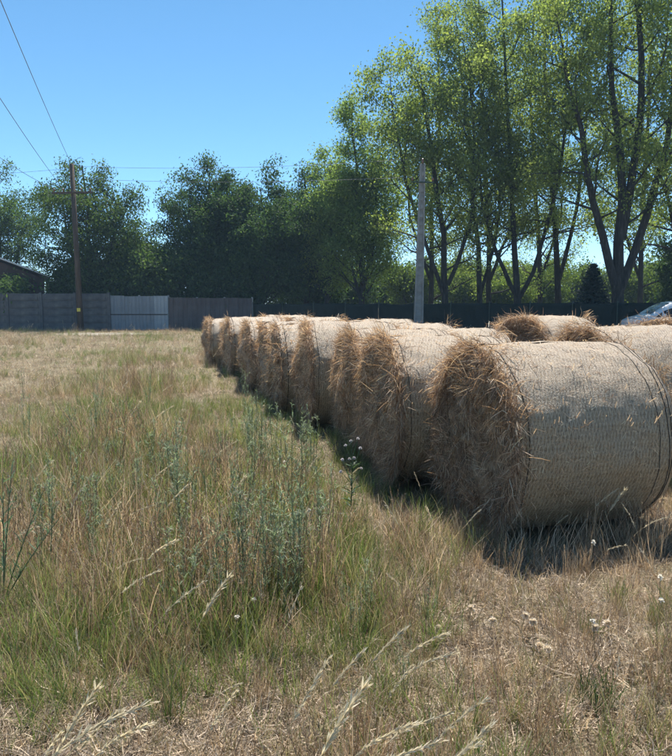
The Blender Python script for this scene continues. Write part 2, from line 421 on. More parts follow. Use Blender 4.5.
def leaf_cloud(tips, k, spread, size, palette, r, droop=.5, aspect=.5, keep=None):
    n = len(tips) * k
    clump = np.repeat(r.uniform(0, 1, len(tips)), k)
    C = np.repeat(tips, k, axis=0) + r.normal(0, spread, (n, 3)) * np.array([1, 1, .75])
    d = r.normal(0, 1, (n, 3)); d[:, 2] -= droop; d = unit(d)
    nrm = r.normal(0, 1, (n, 3)); nrm[:, 2] += .9; s = unit(np.cross(d, nrm))
    L = size * r.uniform(.65, 1.25, n); W = L * aspect * .5
    mid = C + d * (L * .45)[:, None]; tip = C + d * L[:, None]
    up = unit(np.cross(s, d))
    V = np.stack([C, mid - s * W[:, None] + up * (W * .25)[:, None], tip, mid + s * W[:, None] + up * (W * .25)[:, None]], 1).reshape(-1, 3)
    F = np.arange(n * 4).reshape(-1, 4)
    pal = np.array(palette); u = np.clip(clump * .55 + r.uniform(0, .45, n), 0, .999) * (len(pal) - 1)
    i = u.astype(int); w = (u - i)[:, None]; c = pal[i] * (1 - w) + pal[i + 1] * w
    c = c * r.uniform(.8, 1.2, (n, 1))
    return V, F, np.repeat(c, 4, axis=0)

PAL_WALNUT = [(.035, .065, .028), (.07, .12, .045), (.13, .185, .07)]
PAL_DARK = [(.03, .06, .03), (.055, .1, .045), (.1, .155, .065)]
PAL_MAPLE = [(.095, .135, .05), (.19, .235, .085), (.32, .36, .155)]
PAL_POPLAR = [(.09, .135, .05), (.16, .22, .08), (.25, .3, .12)]
PAL_FAR = [(.07, .1, .03), (.1, .14, .04), (.14, .18, .055)]

def stem_poly(pts, r0, r1, r, base, wob=.06):
    """pts (dx, dy, h) control points -> smooth wobbly stem"""
    pts = np.array(pts, float); n = 9
    t = np.linspace(0, len(pts) - 1, n); i = np.minimum(t.astype(int), len(pts) - 2); u = (t - i)[:, None]
    P = pts[i] * (1 - u) + pts[i + 1] * u
    P[1:-1] += r.normal(0, wob, (n - 2, 3)) * np.array([1, 1, .3])
    rad = np.linspace(0, 1, n); rad = r0 * (1 - rad) ** .8 + r1 * rad
    return P, rad

def tree(name, label, cat, x, y, stems, n1, len1, ang1, t0, n2, n3, k, leaf, pal, seed, spread=.3, mat='leaf', up=.25, droop=.5, aspect=.5, group=None, len2=.45):
    r = np.random.default_rng(seed)
    st = [stem_poly(p, r0, r1, r, None) for p, r0, r1 in stems]
    sp, br, tips, td = make_branches(st, n1, len1, ang1, t0, n2, n3, r, up, len2)
    # root flare on the first stem
    root = thing(name, label, cat, (x, y, 0), 0, group)
    V, F, _ = join(sp); tr = link('trunk', mk_mesh('trunk', V, F, mats=M['bark'], smooth=True), root)
    V, F, _ = join(br); link('branch', mk_mesh('branch', V, F, mats=M['bark'], smooth=True), tr)
    V, F, C = leaf_cloud(tips, k, spread, leaf, pal, r, droop, aspect)
    link('crown', mk_mesh('crown', V, F, col=C, mats=M[mat]), root)
    return root
def X(px, Y): return at(px, 306, Y).x
def H(py, Y): return at(336, py, Y).z

GT = 'tall trees behind the green fence'; GW = 'dark trees behind the wall'
# dark round-crowned trees behind the wall on the left
def dome(a, b): return lambda t: a * (0.55 + 1.1 * t * (1 - t) * 1.6) * b
def round_tree(px, Y, topy, halfw_px, seed, label, pal, lean=0.0, n1=15, dense=1.0, leaf=.22, low=.1):
    h = H(topy, Y); hw = halfw_px / 672 * Y
    st = []
    r = np.random.default_rng(seed + 500)
    st.append(([(0, 0, 0), (lean * .3, 0, h * .25), (lean * .6 + .2, .1, h * .55), (lean, 0, h * .93)], .24, .03))
    st.append(([(.05, 0, h * .14), (-hw * .3, .3, h * .4), (-hw * .5, .5, h * .78)], .15, .02))
    st.append(([(.05, 0, h * .17), (hw * .32, -.3, h * .42), (hw * .52, -.4, h * .74)], .15, .02))
    st.append(([(.0, 0, h * .2), (hw * .1, -hw * .35, h * .45), (hw * .15, -hw * .5, h * .7)], .13, .02))
    tree('broadleaf_tree', label, 'tree', X(px, Y), Y, st, n1 + 4, lambda t: hw * (.74 - .3 * t), R(8), low, 7, 3, int(27 * dense), leaf * .9, pal, seed, .32, 'leaf_dark', .25, .9, .45, GW)
round_tree(0, 55, 172, 62, 11, 'dark leafy tree above the house roof at the left edge', PAL_WALNUT, n1=13, dense=.8)
round_tree(92, 46.5, 153, 62, 12, 'dark leafy tree with sky gaps directly behind the wooden pole', PAL_WALNUT, lean=-.3, n1=14, dense=.75)
round_tree(140, 49, 222, 40, 13, 'low dark tree over the pale metal gate, beside the sky gap', PAL_WALNUT, n1=11, dense=.9)
round_tree(208, 47.5, 160, 50, 14, 'tall dense dark tree right of the sky gap, above the rusty fence', PAL_DARK, lean=.3, n1=16, dense=1.25)
round_tree(262, 46, 178, 54, 15, 'dense blue-green tree where the rusty fence ends', PAL_DARK, n1=16, dense=1.25)
round_tree(306, 50, 165, 44, 16, 'dark tree half hidden behind the slim light green tree', PAL_DARK, n1=13, dense=1.1)

# slim light green tree
Y = 43; h = H(102, Y)
tree('slim_tree', 'slim light green tree left of the concrete pole', 'tree', X(362, Y), Y,
     [([(0, 0, 0), (-.1, 0, h * .3), (-.3, 0, h * .65), (-.7, 0, h * .97)], .2, .02), ([(0, 0, h * .16), (.7, .2, h * .4), (1.0, .2, h * .7)], .12, .02),
      ([(0, 0, h * .12), (-.9, .2, h * .35), (-1.6, .2, h * .62)], .11, .02)],
     24, lambda t: 3.3 - 2.2 * t, R(26), .12, 7, 4, 20, .16, PAL_POPLAR, 21, .3, 'leaf', .4, .6, .55, GT)
Y = 46; h = H(150, Y)
tree('slim_tree', 'light green tree left of the slim tallest one, with thin trunk', 'tree', X(327, Y), Y,
     [([(0, 0, 0), (.1, 0, h * .4), (.3, 0, h * .95)], .17, .02), ([(0, 0, h * .2), (.7, -.2, h * .5), (.9, -.3, h * .8)], .1, .02)],
     22, lambda t: 3.0 - 1.8 * t, R(24), .12, 7, 4, 20, .16, PAL_POPLAR, 22, .3, 'leaf', .35, .6, .55, GT)

def maple(px, Y, topy, stems_px, label, seed, n1=16, k=12, r0=.3, len1=3.9, t0=.3, group=GT, pal=PAL_MAPLE, leaf=.15, low_len=None):
    """stems given as photo pixels at this tree's depth"""
    x0 = X(px, Y); st = []; r = np.random.default_rng(seed + 900)
    for q, pts in enumerate(stems_px):
        P = []
        dy = 0 if q == 0 else r.uniform(-1.6, 1.6)
        for i, (a, b) in enumerate(pts):
            w = at(a, b, Y); P.append((w.x - x0, dy * i / max(1, len(pts) - 1), max(w.z, 0) if i or q else 0))
        st.append((P, r0 * .85 if q == 0 else r0 * .55, .02))
    return tree('tall_tree', label, 'tree', x0, Y, st, n1, lambda t: len1 * (1.05 - .55 * t), R(14), t0 * .62, 8, 3, int(k * 2.0), leaf * 1.12, pal, seed, .32, 'leaf', .22, .9, .55, group)

maple(446, 38, 20, [[(446, 322), (445, 250), (430, 130), (418, 60)], [(446, 300), (428, 250), (402, 170), (390, 80)], [(448, 285), (470, 230), (476, 140), (462, 40)]],
      'tall tree with split trunk just right of the concrete pole', 31, n1=15, k=13, r0=.25, t0=.34)
maple(480, 40, 0, [[(480, 322), (478, 260), (470, 150), (455, 10)], [(480, 296), (494, 255), (505, 170), (500, 40)]],
      'slender forked tree in the middle of the tall row', 32, n1=15, k=12, r0=.22, t0=.38)
maple(518, 39, -60, [[(518, 322), (516, 270), (508, 150), (500, -40)], [(518, 300), (535, 262), (556, 170), (560, 20)], [(517, 296), (500, 262), (480, 200), (470, 90)]],
      'tall tree whose trunk makes a V left of the spruce', 33, n1=16, k=12, r0=.27, t0=.36)
maple(559, 41, -80, [[(559, 322), (556, 240), (548, 120), (540, -60)], [(559, 280), (574, 220), (585, 110), (590, -20)]],
      'straight grey-trunked tall tree left of the spruce', 34, n1=16, k=11, r0=.25, t0=.4)
maple(620, 35, -150, [[(620, 326), (618, 285), (622, 200), (612, 90), (606, -110)], [(618, 295), (600, 235), (584, 170), (566, 90), (548, 10)],
                      [(620, 290), (646, 215), (664, 150), (672, 60), (690, -80)], [(621, 240), (640, 120), (634, 0), (640, -140)]],
      'largest tall tree with thick forked trunk beside the parked car', 35, n1=17, k=12, r0=.42, len1=4.0, t0=.38)
maple(700, 37, -60, [[(700, 322), (698, 240), (690, 120), (680, -40)], [(700, 290), (676, 240), (660, 190), (650, 140)]],
      'tall tree at the right edge with light lower leaves above the car', 36, n1=15, k=12, r0=.28, t0=.32)

maple(430, 52, 10, [[(430, 318), (432, 220), (440, 100), (436, 10)], [(430, 280), (410, 220), (404, 120)]], 'pale green tree standing behind the split-trunk tree by the concrete pole', 37, n1=17, k=12, r0=.25, t0=.13)
maple(540, 54, -20, [[(540, 318), (538, 220), (530, 100), (535, -20)], [(540, 280), (562, 220), (575, 120)]], 'leafy tree in the second line behind the V trunk', 38, n1=17, k=12, r0=.25, t0=.13)
maple(640, 53, -10, [[(640, 318), (642, 220), (650, 100), (655, -30)], [(640, 280), (625, 220), (618, 120)]], 'leafy tree in the second line behind the thick forked trunk', 39, n1=16, k=11, r0=.25, t0=.13)
maple(490, 50, -20, [[(490, 318), (488, 220), (482, 100), (478, -20)], [(490, 280), (512, 220), (520, 110)]], 'leafy tree in the second line behind the slender forked tree', 40, n1=16, k=12, r0=.25, t0=.13)
# spruce
def spruce(px, Y, topy):
    r = np.random.default_rng(41); h = H(topy, Y); root = thing('spruce_tree', 'small dark blue-green spruce under the tall trees', 'tree', (X(px, Y), Y, 0))
    z = np.linspace(0, h, 10); P = np.stack([0 * z, 0 * z, z], -1)
    v, f = tubes(P[None], (np.linspace(.1, .01, 10))[None], 7); link('trunk', mk_mesh('trunk', v, f, mats=M['bark'], smooth=True), root)
    BP = []; NV = []
    tiers = 22
    for q in range(tiers):
        t = (q + .5) / tiers; zz = .25 + (h - .35) * t; L = 1.35 * (1 - t) ** .85 + .06
        m = int(16 - 9 * t)
        for j in range(m):
            a = 2 * PI * j / m + r.uniform(-.25, .25) + q; l = L * r.uniform(.75, 1.12)
            tt = np.linspace(0, 1, 14)
            dr = -.18 * l * tt + .16 * l * tt ** 2 + r.normal(0, .01)
            B = np.stack([math.cos(a) * l * tt, math.sin(a) * l * tt, zz + dr], -1); BP.append(B)
    BP = np.array(BP)
    n, S, _ = BP.shape; kk = 7
    C = np.repeat(BP[:, 1:].reshape(-1, 3), kk, 0); m = len(C)
    d = unit(np.repeat(np.repeat(unit(BP[:, -1] - BP[:, 0])[:, None], S - 1, 1).reshape(-1, 3), kk, 0) * .7 + r.normal(0, .6, (m, 3)) + np.array([0, 0, -.25]))
    L = r.uniform(.07, .16, m); s = unit(np.cross(d, r.normal(0, 1, (m, 3))))
    Pn = np.stack([C, C + d * L[:, None]], 1); c = np.array([(.012, .032, .026)]) * r.uniform(.6, 1.7, (m, 1))
    v, f, cc = ribbons(Pn, np.full((m, 2), .014), s, c); link('crown', mk_mesh('crown', v, f, col=cc, mats=M['needle']), root)
spruce(592, 36.5, 262)

# far bushes beyond the fence and the shrubs between the trunks
def bush(px, Y, topy, hw_px, label, seed, pal, mat='leaf', k=16, leaf=.24, group='bushes far behind the fence'):
    r = np.random.default_rng(seed); h = H(topy, Y); hw = hw_px / 672 * Y
    st = []
    for q in range(6):
        a = 2 * PI * q / 6 + r.uniform(-.4, .4); e = hw * r.uniform(.3, .75)
        st.append(([(0, 0, 0), (math.cos(a) * e * .5, math.sin(a) * e * .3, h * .4), (math.cos(a) * e, math.sin(a) * e * .6, h * r.uniform(.65, .95))], .08, .015))
    tree('bush', label, 'bush', X(px, Y), Y, st, 7, lambda t: hw * .5, R(15), .12, 5, 4, k, leaf, pal, seed, .4, mat, .2, .5, .5, group)
bush(412, 62, 262, 34, 'pale green bush seen behind the foot of the concrete pole', 51, PAL_FAR)
bush(466, 66, 272, 34, 'pale green bush seen between the trunks right of the pole', 52, PAL_FAR)
bush(505, 60, 284, 26, 'low pale bush seen just left of the V trunk', 53, PAL_FAR)
bush(545, 64, 276, 30, 'pale bush seen between the V trunk and the spruce', 54, PAL_FAR)
bush(640, 62, 270, 30, 'pale bush seen right of the thick forked trunk', 55, PAL_FAR)
bush(684, 44, 236, 34, 'tall dark bush above the roof of the parked car', 56, PAL_DARK, 'leaf_dark', k=20)
bush(350, 58, 262, 34, 'shaded bush behind the slim light green tree', 57, PAL_WALNUT, 'leaf_dark')
GB = 'dark shrubs behind the wall'
for px_, Y_, ty_, hw_, wh_ in ((6, 44.4, 279, 20, 'in front of the dark house, over the wall top'), (78, 46.5, 262, 28, 'right behind the wooden pole'), (118, 45.5, 258, 30, 'over the left half of the pale gate'),
                              (160, 45.2, 248, 30, 'over the right half of the pale gate'), (200, 45.4, 240, 32, 'over the left part of the rusty fence'), (240, 45, 244, 32, 'over the right part of the rusty fence'), (322, 52, 250, 34, 'left of the slim light green tree trunk')):
    bush(px_, Y_, ty_, hw_, 'dark leafy shrub ' + wh_, 300 + px_, PAL_WALNUT if px_ < 170 else PAL_DARK, 'leaf_dark', k=17, leaf=.24, group=GB)
for px_, ty_, wh_ in ((385, 268, 'left of the concrete pole'), (440, 262, 'right behind the split trunk'), (487, 268, 'behind the slender forked trunk'), (527, 268, 'behind the V trunk'), (580, 270, 'behind the spruce'), (612, 274, 'behind the thick forked trunk'), (660, 262, 'above the bonnet of the car')):
    bush(px_, 72, ty_, 40, 'distant hazy green bush ' + wh_, 330 + px_, PAL_FAR, 'leaf', k=13, leaf=.32)
bush(292, 56, 268, 40, 'shaded bush behind the thin trunks left of the slim tree', 58, PAL_WALNUT, 'leaf_dark')

# ------------------------------------------------------------------ wall, gate, fences
WY = 43.0
def concrete_wall():
    x0, x1 = X(-60, WY), X(109, WY); h = H(293.5, WY)
    root = thing('concrete_wall', 'grey concrete plank wall behind the wooden pole', 'wall', (x0, WY, 0))
    bay = 2.05; n = int((x1 - x0) / bay)
    bay = (x1 - x0) / n
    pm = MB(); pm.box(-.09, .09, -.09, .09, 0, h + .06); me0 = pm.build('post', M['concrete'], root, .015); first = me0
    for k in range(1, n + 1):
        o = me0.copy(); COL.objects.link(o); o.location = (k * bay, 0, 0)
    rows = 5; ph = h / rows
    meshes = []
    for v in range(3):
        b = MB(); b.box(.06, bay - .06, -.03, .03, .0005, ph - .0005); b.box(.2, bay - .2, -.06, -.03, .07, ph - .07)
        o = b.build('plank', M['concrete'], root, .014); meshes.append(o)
    placed = []
    for k in range(n):
        for q in range(rows):
            src = meshes[(k * 2 + q) % 3]
            if src not in placed: o = src; placed.append(src)
            else: o = src.copy(); COL.objects.link(o)
            o.location = (k * bay, random.uniform(-.02, .02), q * ph)
concrete_wall()
def sheet_fence(name, label, cat, pxa, pxb, topy, nsheets, mats, pitch, frame=True):
    x0, x1 = X(pxa, WY), X(pxb, WY); h = H(topy, WY); root = thing(name, label, cat, (x0, WY, 0))
    w = (x1 - x0) / nsheets
    for k in range(nsheets):
        b = MB(); hh = h - random.uniform(.0, .06); m = int((w + .02) / pitch); pr = []
        for i in range(m):
            a = -.01 + i * (w + .02) / m; s = (w + .02) / m
            pr += [(a, 0), (a + s * .3, 0), (a + s * .4, -.03), (a + s * .9, -.03)]
        pr.append((w + .01, 0))
        V = []; F = []
        for (px_, py_) in pr: V.append((px_, py_, .04)); V.append((px_, py_, hh))
        q = len(V)
        for (px_, py_) in pr: V.append((px_, py_ + .006, .04)); V.append((px_, py_ + .006, hh))
        for i in range(len(pr) - 1):
            F += [(2 * i, 2 * i + 2, 2 * i + 3, 2 * i + 1), (q + 2 * i + 1, q + 2 * i + 3, q + 2 * i + 2, q + 2 * i), (2 * i + 1, 2 * i + 3, q + 2 * i + 3, q + 2 * i + 1)]
        b.add(V, F); o = b.build('sheet', M[mats[k % len(mats)]], root); o.location = (k * w, .007 * (k % 2) + random.uniform(-.002, .002), 0)
    b = MB(); b.box(0, x1 - x0, .03, .08, h * .48, h * .48 + .06); b.box(0, x1 - x0, .03, .08, h - .16, h - .1); b.build('rail', M['metal'], root)
    for k in range(0, nsheets + 1, 2):
        b = MB(); b.box(-.05, .05, .085, .185, 0, h + .02); o = b.build('post', M['metal'], root); o.location = (k * w, 0, 0)
    if frame:
        b = MB(); b.box(.03, x1 - x0 - .03, -.05, -.032, h * .44, h * .44 + .07); b.build('crossbar', M['trim'], root)
    return root
sheet_fence('metal_gate', 'pale blue-grey corrugated metal gate left of the rusty fence', 'gate', 110, 168, 295.5, 4, ['sheet', 'sheet', 'sheet', 'sheet_light'], .19)
sheet_fence('rusty_fence', 'brownish rusty sheet metal fence right of the pale gate', 'fence', 169, 252, 297.5, 6, ['rust'], .26, False)

def net_fence():
    a = Vector((X(253, WY), WY + .1, 0)); b = Vector((22, 30.5, 0)); d = b - a; L = d.length; n = 14; w = L / n
    root = thing('green_fence', 'dark green netted fence under the tall trees behind the bales', 'fence', a, math.atan2(d.y, d.x))
    h = 1.72
    pb = MB(); pb.tube([(0, 0, 0), (0, 0, h + .08)], .035, 8); p0 = pb.build('post', M['post_dark'], root)
    r = np.random.default_rng(3)
    for k in range(1, n + 1):
        o = p0.copy(); COL.objects.link(o); o.location = (k * w, 0, 0)
    for k in range(n):
        nx, nz = 24, 10; V = []
        ph = r.uniform(0, 6, 4)
        for i in range(nx + 1):
            for j in range(nz + 1):
                u = i / nx; v = j / nz; sag = .05 * math.sin(PI * u) * (v ** 2) * (1 + .6 * math.sin(ph[0]))
                V.append((.03 + u * (w - .06), -.045 + .03 * math.sin(u * 9 + ph[1]) * math.sin(v * 3) + .015 * math.sin(u * 25 + v * 6 + ph[2]), .03 + v * (h - .03) - sag))
        F = np.array([(i * (nz + 1) + j, (i + 1) * (nz + 1) + j, (i + 1) * (nz + 1) + j + 1, i * (nz + 1) + j + 1) for i in range(nx) for j in range(nz)])
        o = link('net_panel', mk_mesh('net_panel', V, F, mats=M['net_green'], smooth=True), root, (k * w, 0, 0))
        s = o.modifiers.new('thick', 'SOLIDIFY'); s.thickness = .006
net_fence()

# ------------------------------------------------------------------ house behind the wall
def house():
    Y0 = 45.2; root = thing('brick_house', 'dark house roof with a pale verge showing over the concrete wall', 'house', (X(-20, Y0), Y0, 0), R(24))
    eave = H(276, Y0); ridge = H(258, Y0) + .3; xr = X(46, Y0) - X(-20, Y0); xc = X(-2, Y0) - X(-20, Y0) - .6; xl = 2 * xc - xr
    b = MB(); b.prism([(xl + .4, 0), (xr - .4, 0), (xr - .4, eave - .1), (xc, ridge - .22), (xl + .4, eave - .1)], 0, 8); b.build('wall', M['plaster'], root)
    rf = MB()
    for s, xe in ((1, xr), (-1, xl)):
        rf.prism([(xc, ridge - .1), (xe, eave - .1), (xe, eave), (xc, ridge)], -.5, 8.5)
    roof = rf.build('roof', M['roof'], root)
    vb = MB()
    for xe in (xr, xl): vb.prism([(xc, ridge - .06), (xe, eave - .06), (xe, eave + .05), (xc, ridge + .05)], -.56, -.503)
    vb.build('verge', M['verge'], roof)
    # brick annex, every brick its own piece
    ax0 = xr - .2; ax1 = X(63, Y0) - X(-20, Y0); ah = H(280.5, Y0)
    b = MB(); b.box(ax0, ax1, -.2, 5, 0, ah - .03); an = b.build('annex', M['mortar'], root)
    rows = 12; bw = .25; bh = .075; m = MB(); m.box(0, bw - .014, -.022, .0, 0, bh - .012); src = m.build('brick', M['brick'], an); first = True
    for q in range(rows):
        z = ah - .04 - (q + 1) * bh; x = ax0 + (bw / 2 if q % 2 else 0)
        while x + bw < ax1 + .01:
            o = src if first else src.copy()
            if not first: COL.objects.link(o)
            first = False; o.location = (x, -.2 - .001, z); x += bw
    b = MB(); b.box(ax0 - .05, ax1 + .08, -.32, 5.1, ah - .028, ah + .05); b.build('coping', M['verge'], an)
house()

# ------------------------------------------------------------------ poles and wires
def wood_pole():
    Y0 = 42.0; x0 = X(80, Y0); h = H(164, Y0); root = thing('utility_pole', 'dark wooden utility pole with crossarm in front of the concrete wall', 'pole', (x0, Y0, 0))
    root.rotation_euler = (0, R(-.9), 0)
    b = MB(); b.tube([(0, 0, -.1), (0, 0, h * .5), (0, 0, h)], [.19, .16, .13], 12); b.build('post', M['wood_pole'], root, smooth=True)
    z = H(193, Y0); b = MB(); b.box(-1.25, 1.25, -.2, -.1, z - .06, z + .06); ca = b.build('crossarm', M['wood_pole'], root, .01)
    for dx in (-1.1, -.55, .55, 1.1):
        b = MB(); b.tube([(dx, -.15, z + .06), (dx, -.15, z + .14), (dx, -.15, z + .2), (dx, -.15, z + .26)], [.02, .05, .06, .03], 10); b.build('insulator', M['ceramic'], ca, smooth=True)
    b = MB(); b.box(-.11, .11, -.205, -.19, 1.2, 1.42); b.build('warning_plate', M['yellow'], root)
    return x0, Y0, h, z
wx, wy, wh, wz = wood_pole()
def concrete_pole():
    Y0 = 34.0; x0 = X(418.5, Y0); h = H(164, Y0); root = thing('concrete_pole', 'pale grey concrete pole with ladder-like recesses in front of the tall trees', 'pole', (x0, Y0, 0))
    root.rotation_euler = (0, R(.75), 0)
    w0, w1 = .24, .13
    b = MB()
    for s in (-1, 1):      # two flanges
        V = []
        for z, w in ((-.1, w0), (h, w1)):
            xa, xb = s * w, s * (w - .075)
            V += [(min(xa, xb), -.13, z), (max(xa, xb), -.13, z), (max(xa, xb), .13, z), (min(xa, xb), .13, z)]
        b.add(V, [(0, 3, 2, 1), (4, 5, 6, 7), (0, 1, 5, 4), (1, 2, 6, 5), (2, 3, 7, 6), (3, 0, 4, 7)])
    b.build('shaft', M['pole_concrete'], root, .01)
    web = MB(); web.add([(-w0 + .07, -.05, -.1), (w0 - .07, -.05, -.1), (w0 - .07, .05, -.1), (-w0 + .07, .05, -.1), (-w1 + .07, -.05, h - .01), (w1 - .07, -.05, h - .01), (w1 - .07, .05, h - .01), (-w1 + .07, .05, h - .01)], [(0, 3, 2, 1), (4, 5, 6, 7), (0, 1, 5, 4), (1, 2, 6, 5), (2, 3, 7, 6), (3, 0, 4, 7)]); web.build('web', M['pole_concrete'], root)
    n = 20
    for k in range(n):
        z = .25 + k * (h - .4) / n; w = w0 + (w1 - w0) * z / h - .08
        c = MB(); c.box(-w, w, -.1, .1, z, z + .2); c.build('rung', M['pole_concrete'], root)
    z = h - .9; b = MB(); b.box(-.55, .55, -.21, -.135, z - .03, z + .03); ca = b.build('crossarm', M['post_dark'], root)
    for dx, zz in ((-.5, z), (.5, z)):
        b = MB(); b.tube([(dx, -.17, zz + .04), (dx, -.17, zz + .12), (dx, -.17, zz + .18), (dx, -.17, zz + .24)], [.02, .05, .06, .03], 10); b.build('insulator', M['ceramic'], ca, smooth=True)
    b = MB(); b.tube([(0, 0, h), (0, 0, h + .1), (0, 0, h + .2), (0, 0, h + .26)], [.03, .055, .065, .03], 10); b.build('insulator', M['ceramic'], root, smooth=True)
    return x0, Y0, h
cx, cyy, ch = concrete_pole()
def wire(p0, p1, sag, label, rad=.012):
    pts = []
    p0 = Vector(p0); p1 = Vector(p1)
    for i in range(25):
        t = i / 24; p = p0.lerp(p1, t); p.z -= sag * 4 * t * (1 - t); pts.append(p)
    b = MB(); b.tube(pts, rad, 5); o = b.build('power_wire', M['wire'], None, smooth=True); tag(o, label, 'wire', 'overhead wires')
def toward(px, py, hgt):      # point on the photo ray at a given height
    b = (378 - py) / 672; dy = math.cos(PITCH) + math.sin(PITCH) * b; dz = -math.sin(PITCH) + math.cos(PITCH) * b
    t = (hgt - CAM_H) / dz; return Vector(((px - 336) / 672 * t, dy * t, hgt))
def wire_thru(p0, px, py, hgt, label):
    p0 = Vector(p0); q = toward(px, py, hgt); d = (q - p0); p1 = p0 + d * 1.9; wire(p0, p1, .35, label)
wire_thru((wx - .16, wy - .1, wh + .02), 5, 0, wh + .15, 'steepest overhead wire running from the wooden pole top towards the viewer')
wire_thru((wx - .7, wy - .15, wz + .26), 0, 88, wz + .3, 'middle of the three slanting wires left of the wooden pole')
wire_thru((wx - 1.25, wy - .15, wz + .26), 0, 150, wz + .25, 'lowest of the three slanting wires at the left edge')
wire((wx + .35, wy - .15, wz + 1.55), (cx, cyy, ch + .26), .25, 'upper of two level wires crossing the sky gap to the concrete pole', .009)
wire((wx + .95, wy - .15, wz + .8), (cx - .5, cyy - .17, ch - .66), .2, 'lower of two level wires crossing the sky gap to the concrete pole', .009)
wire((wx - .2, wy + .1, wz + 1.5), (-34, 44, wz + 1.3), .25, 'level wire leaving the wooden pole towards the left edge', .009)

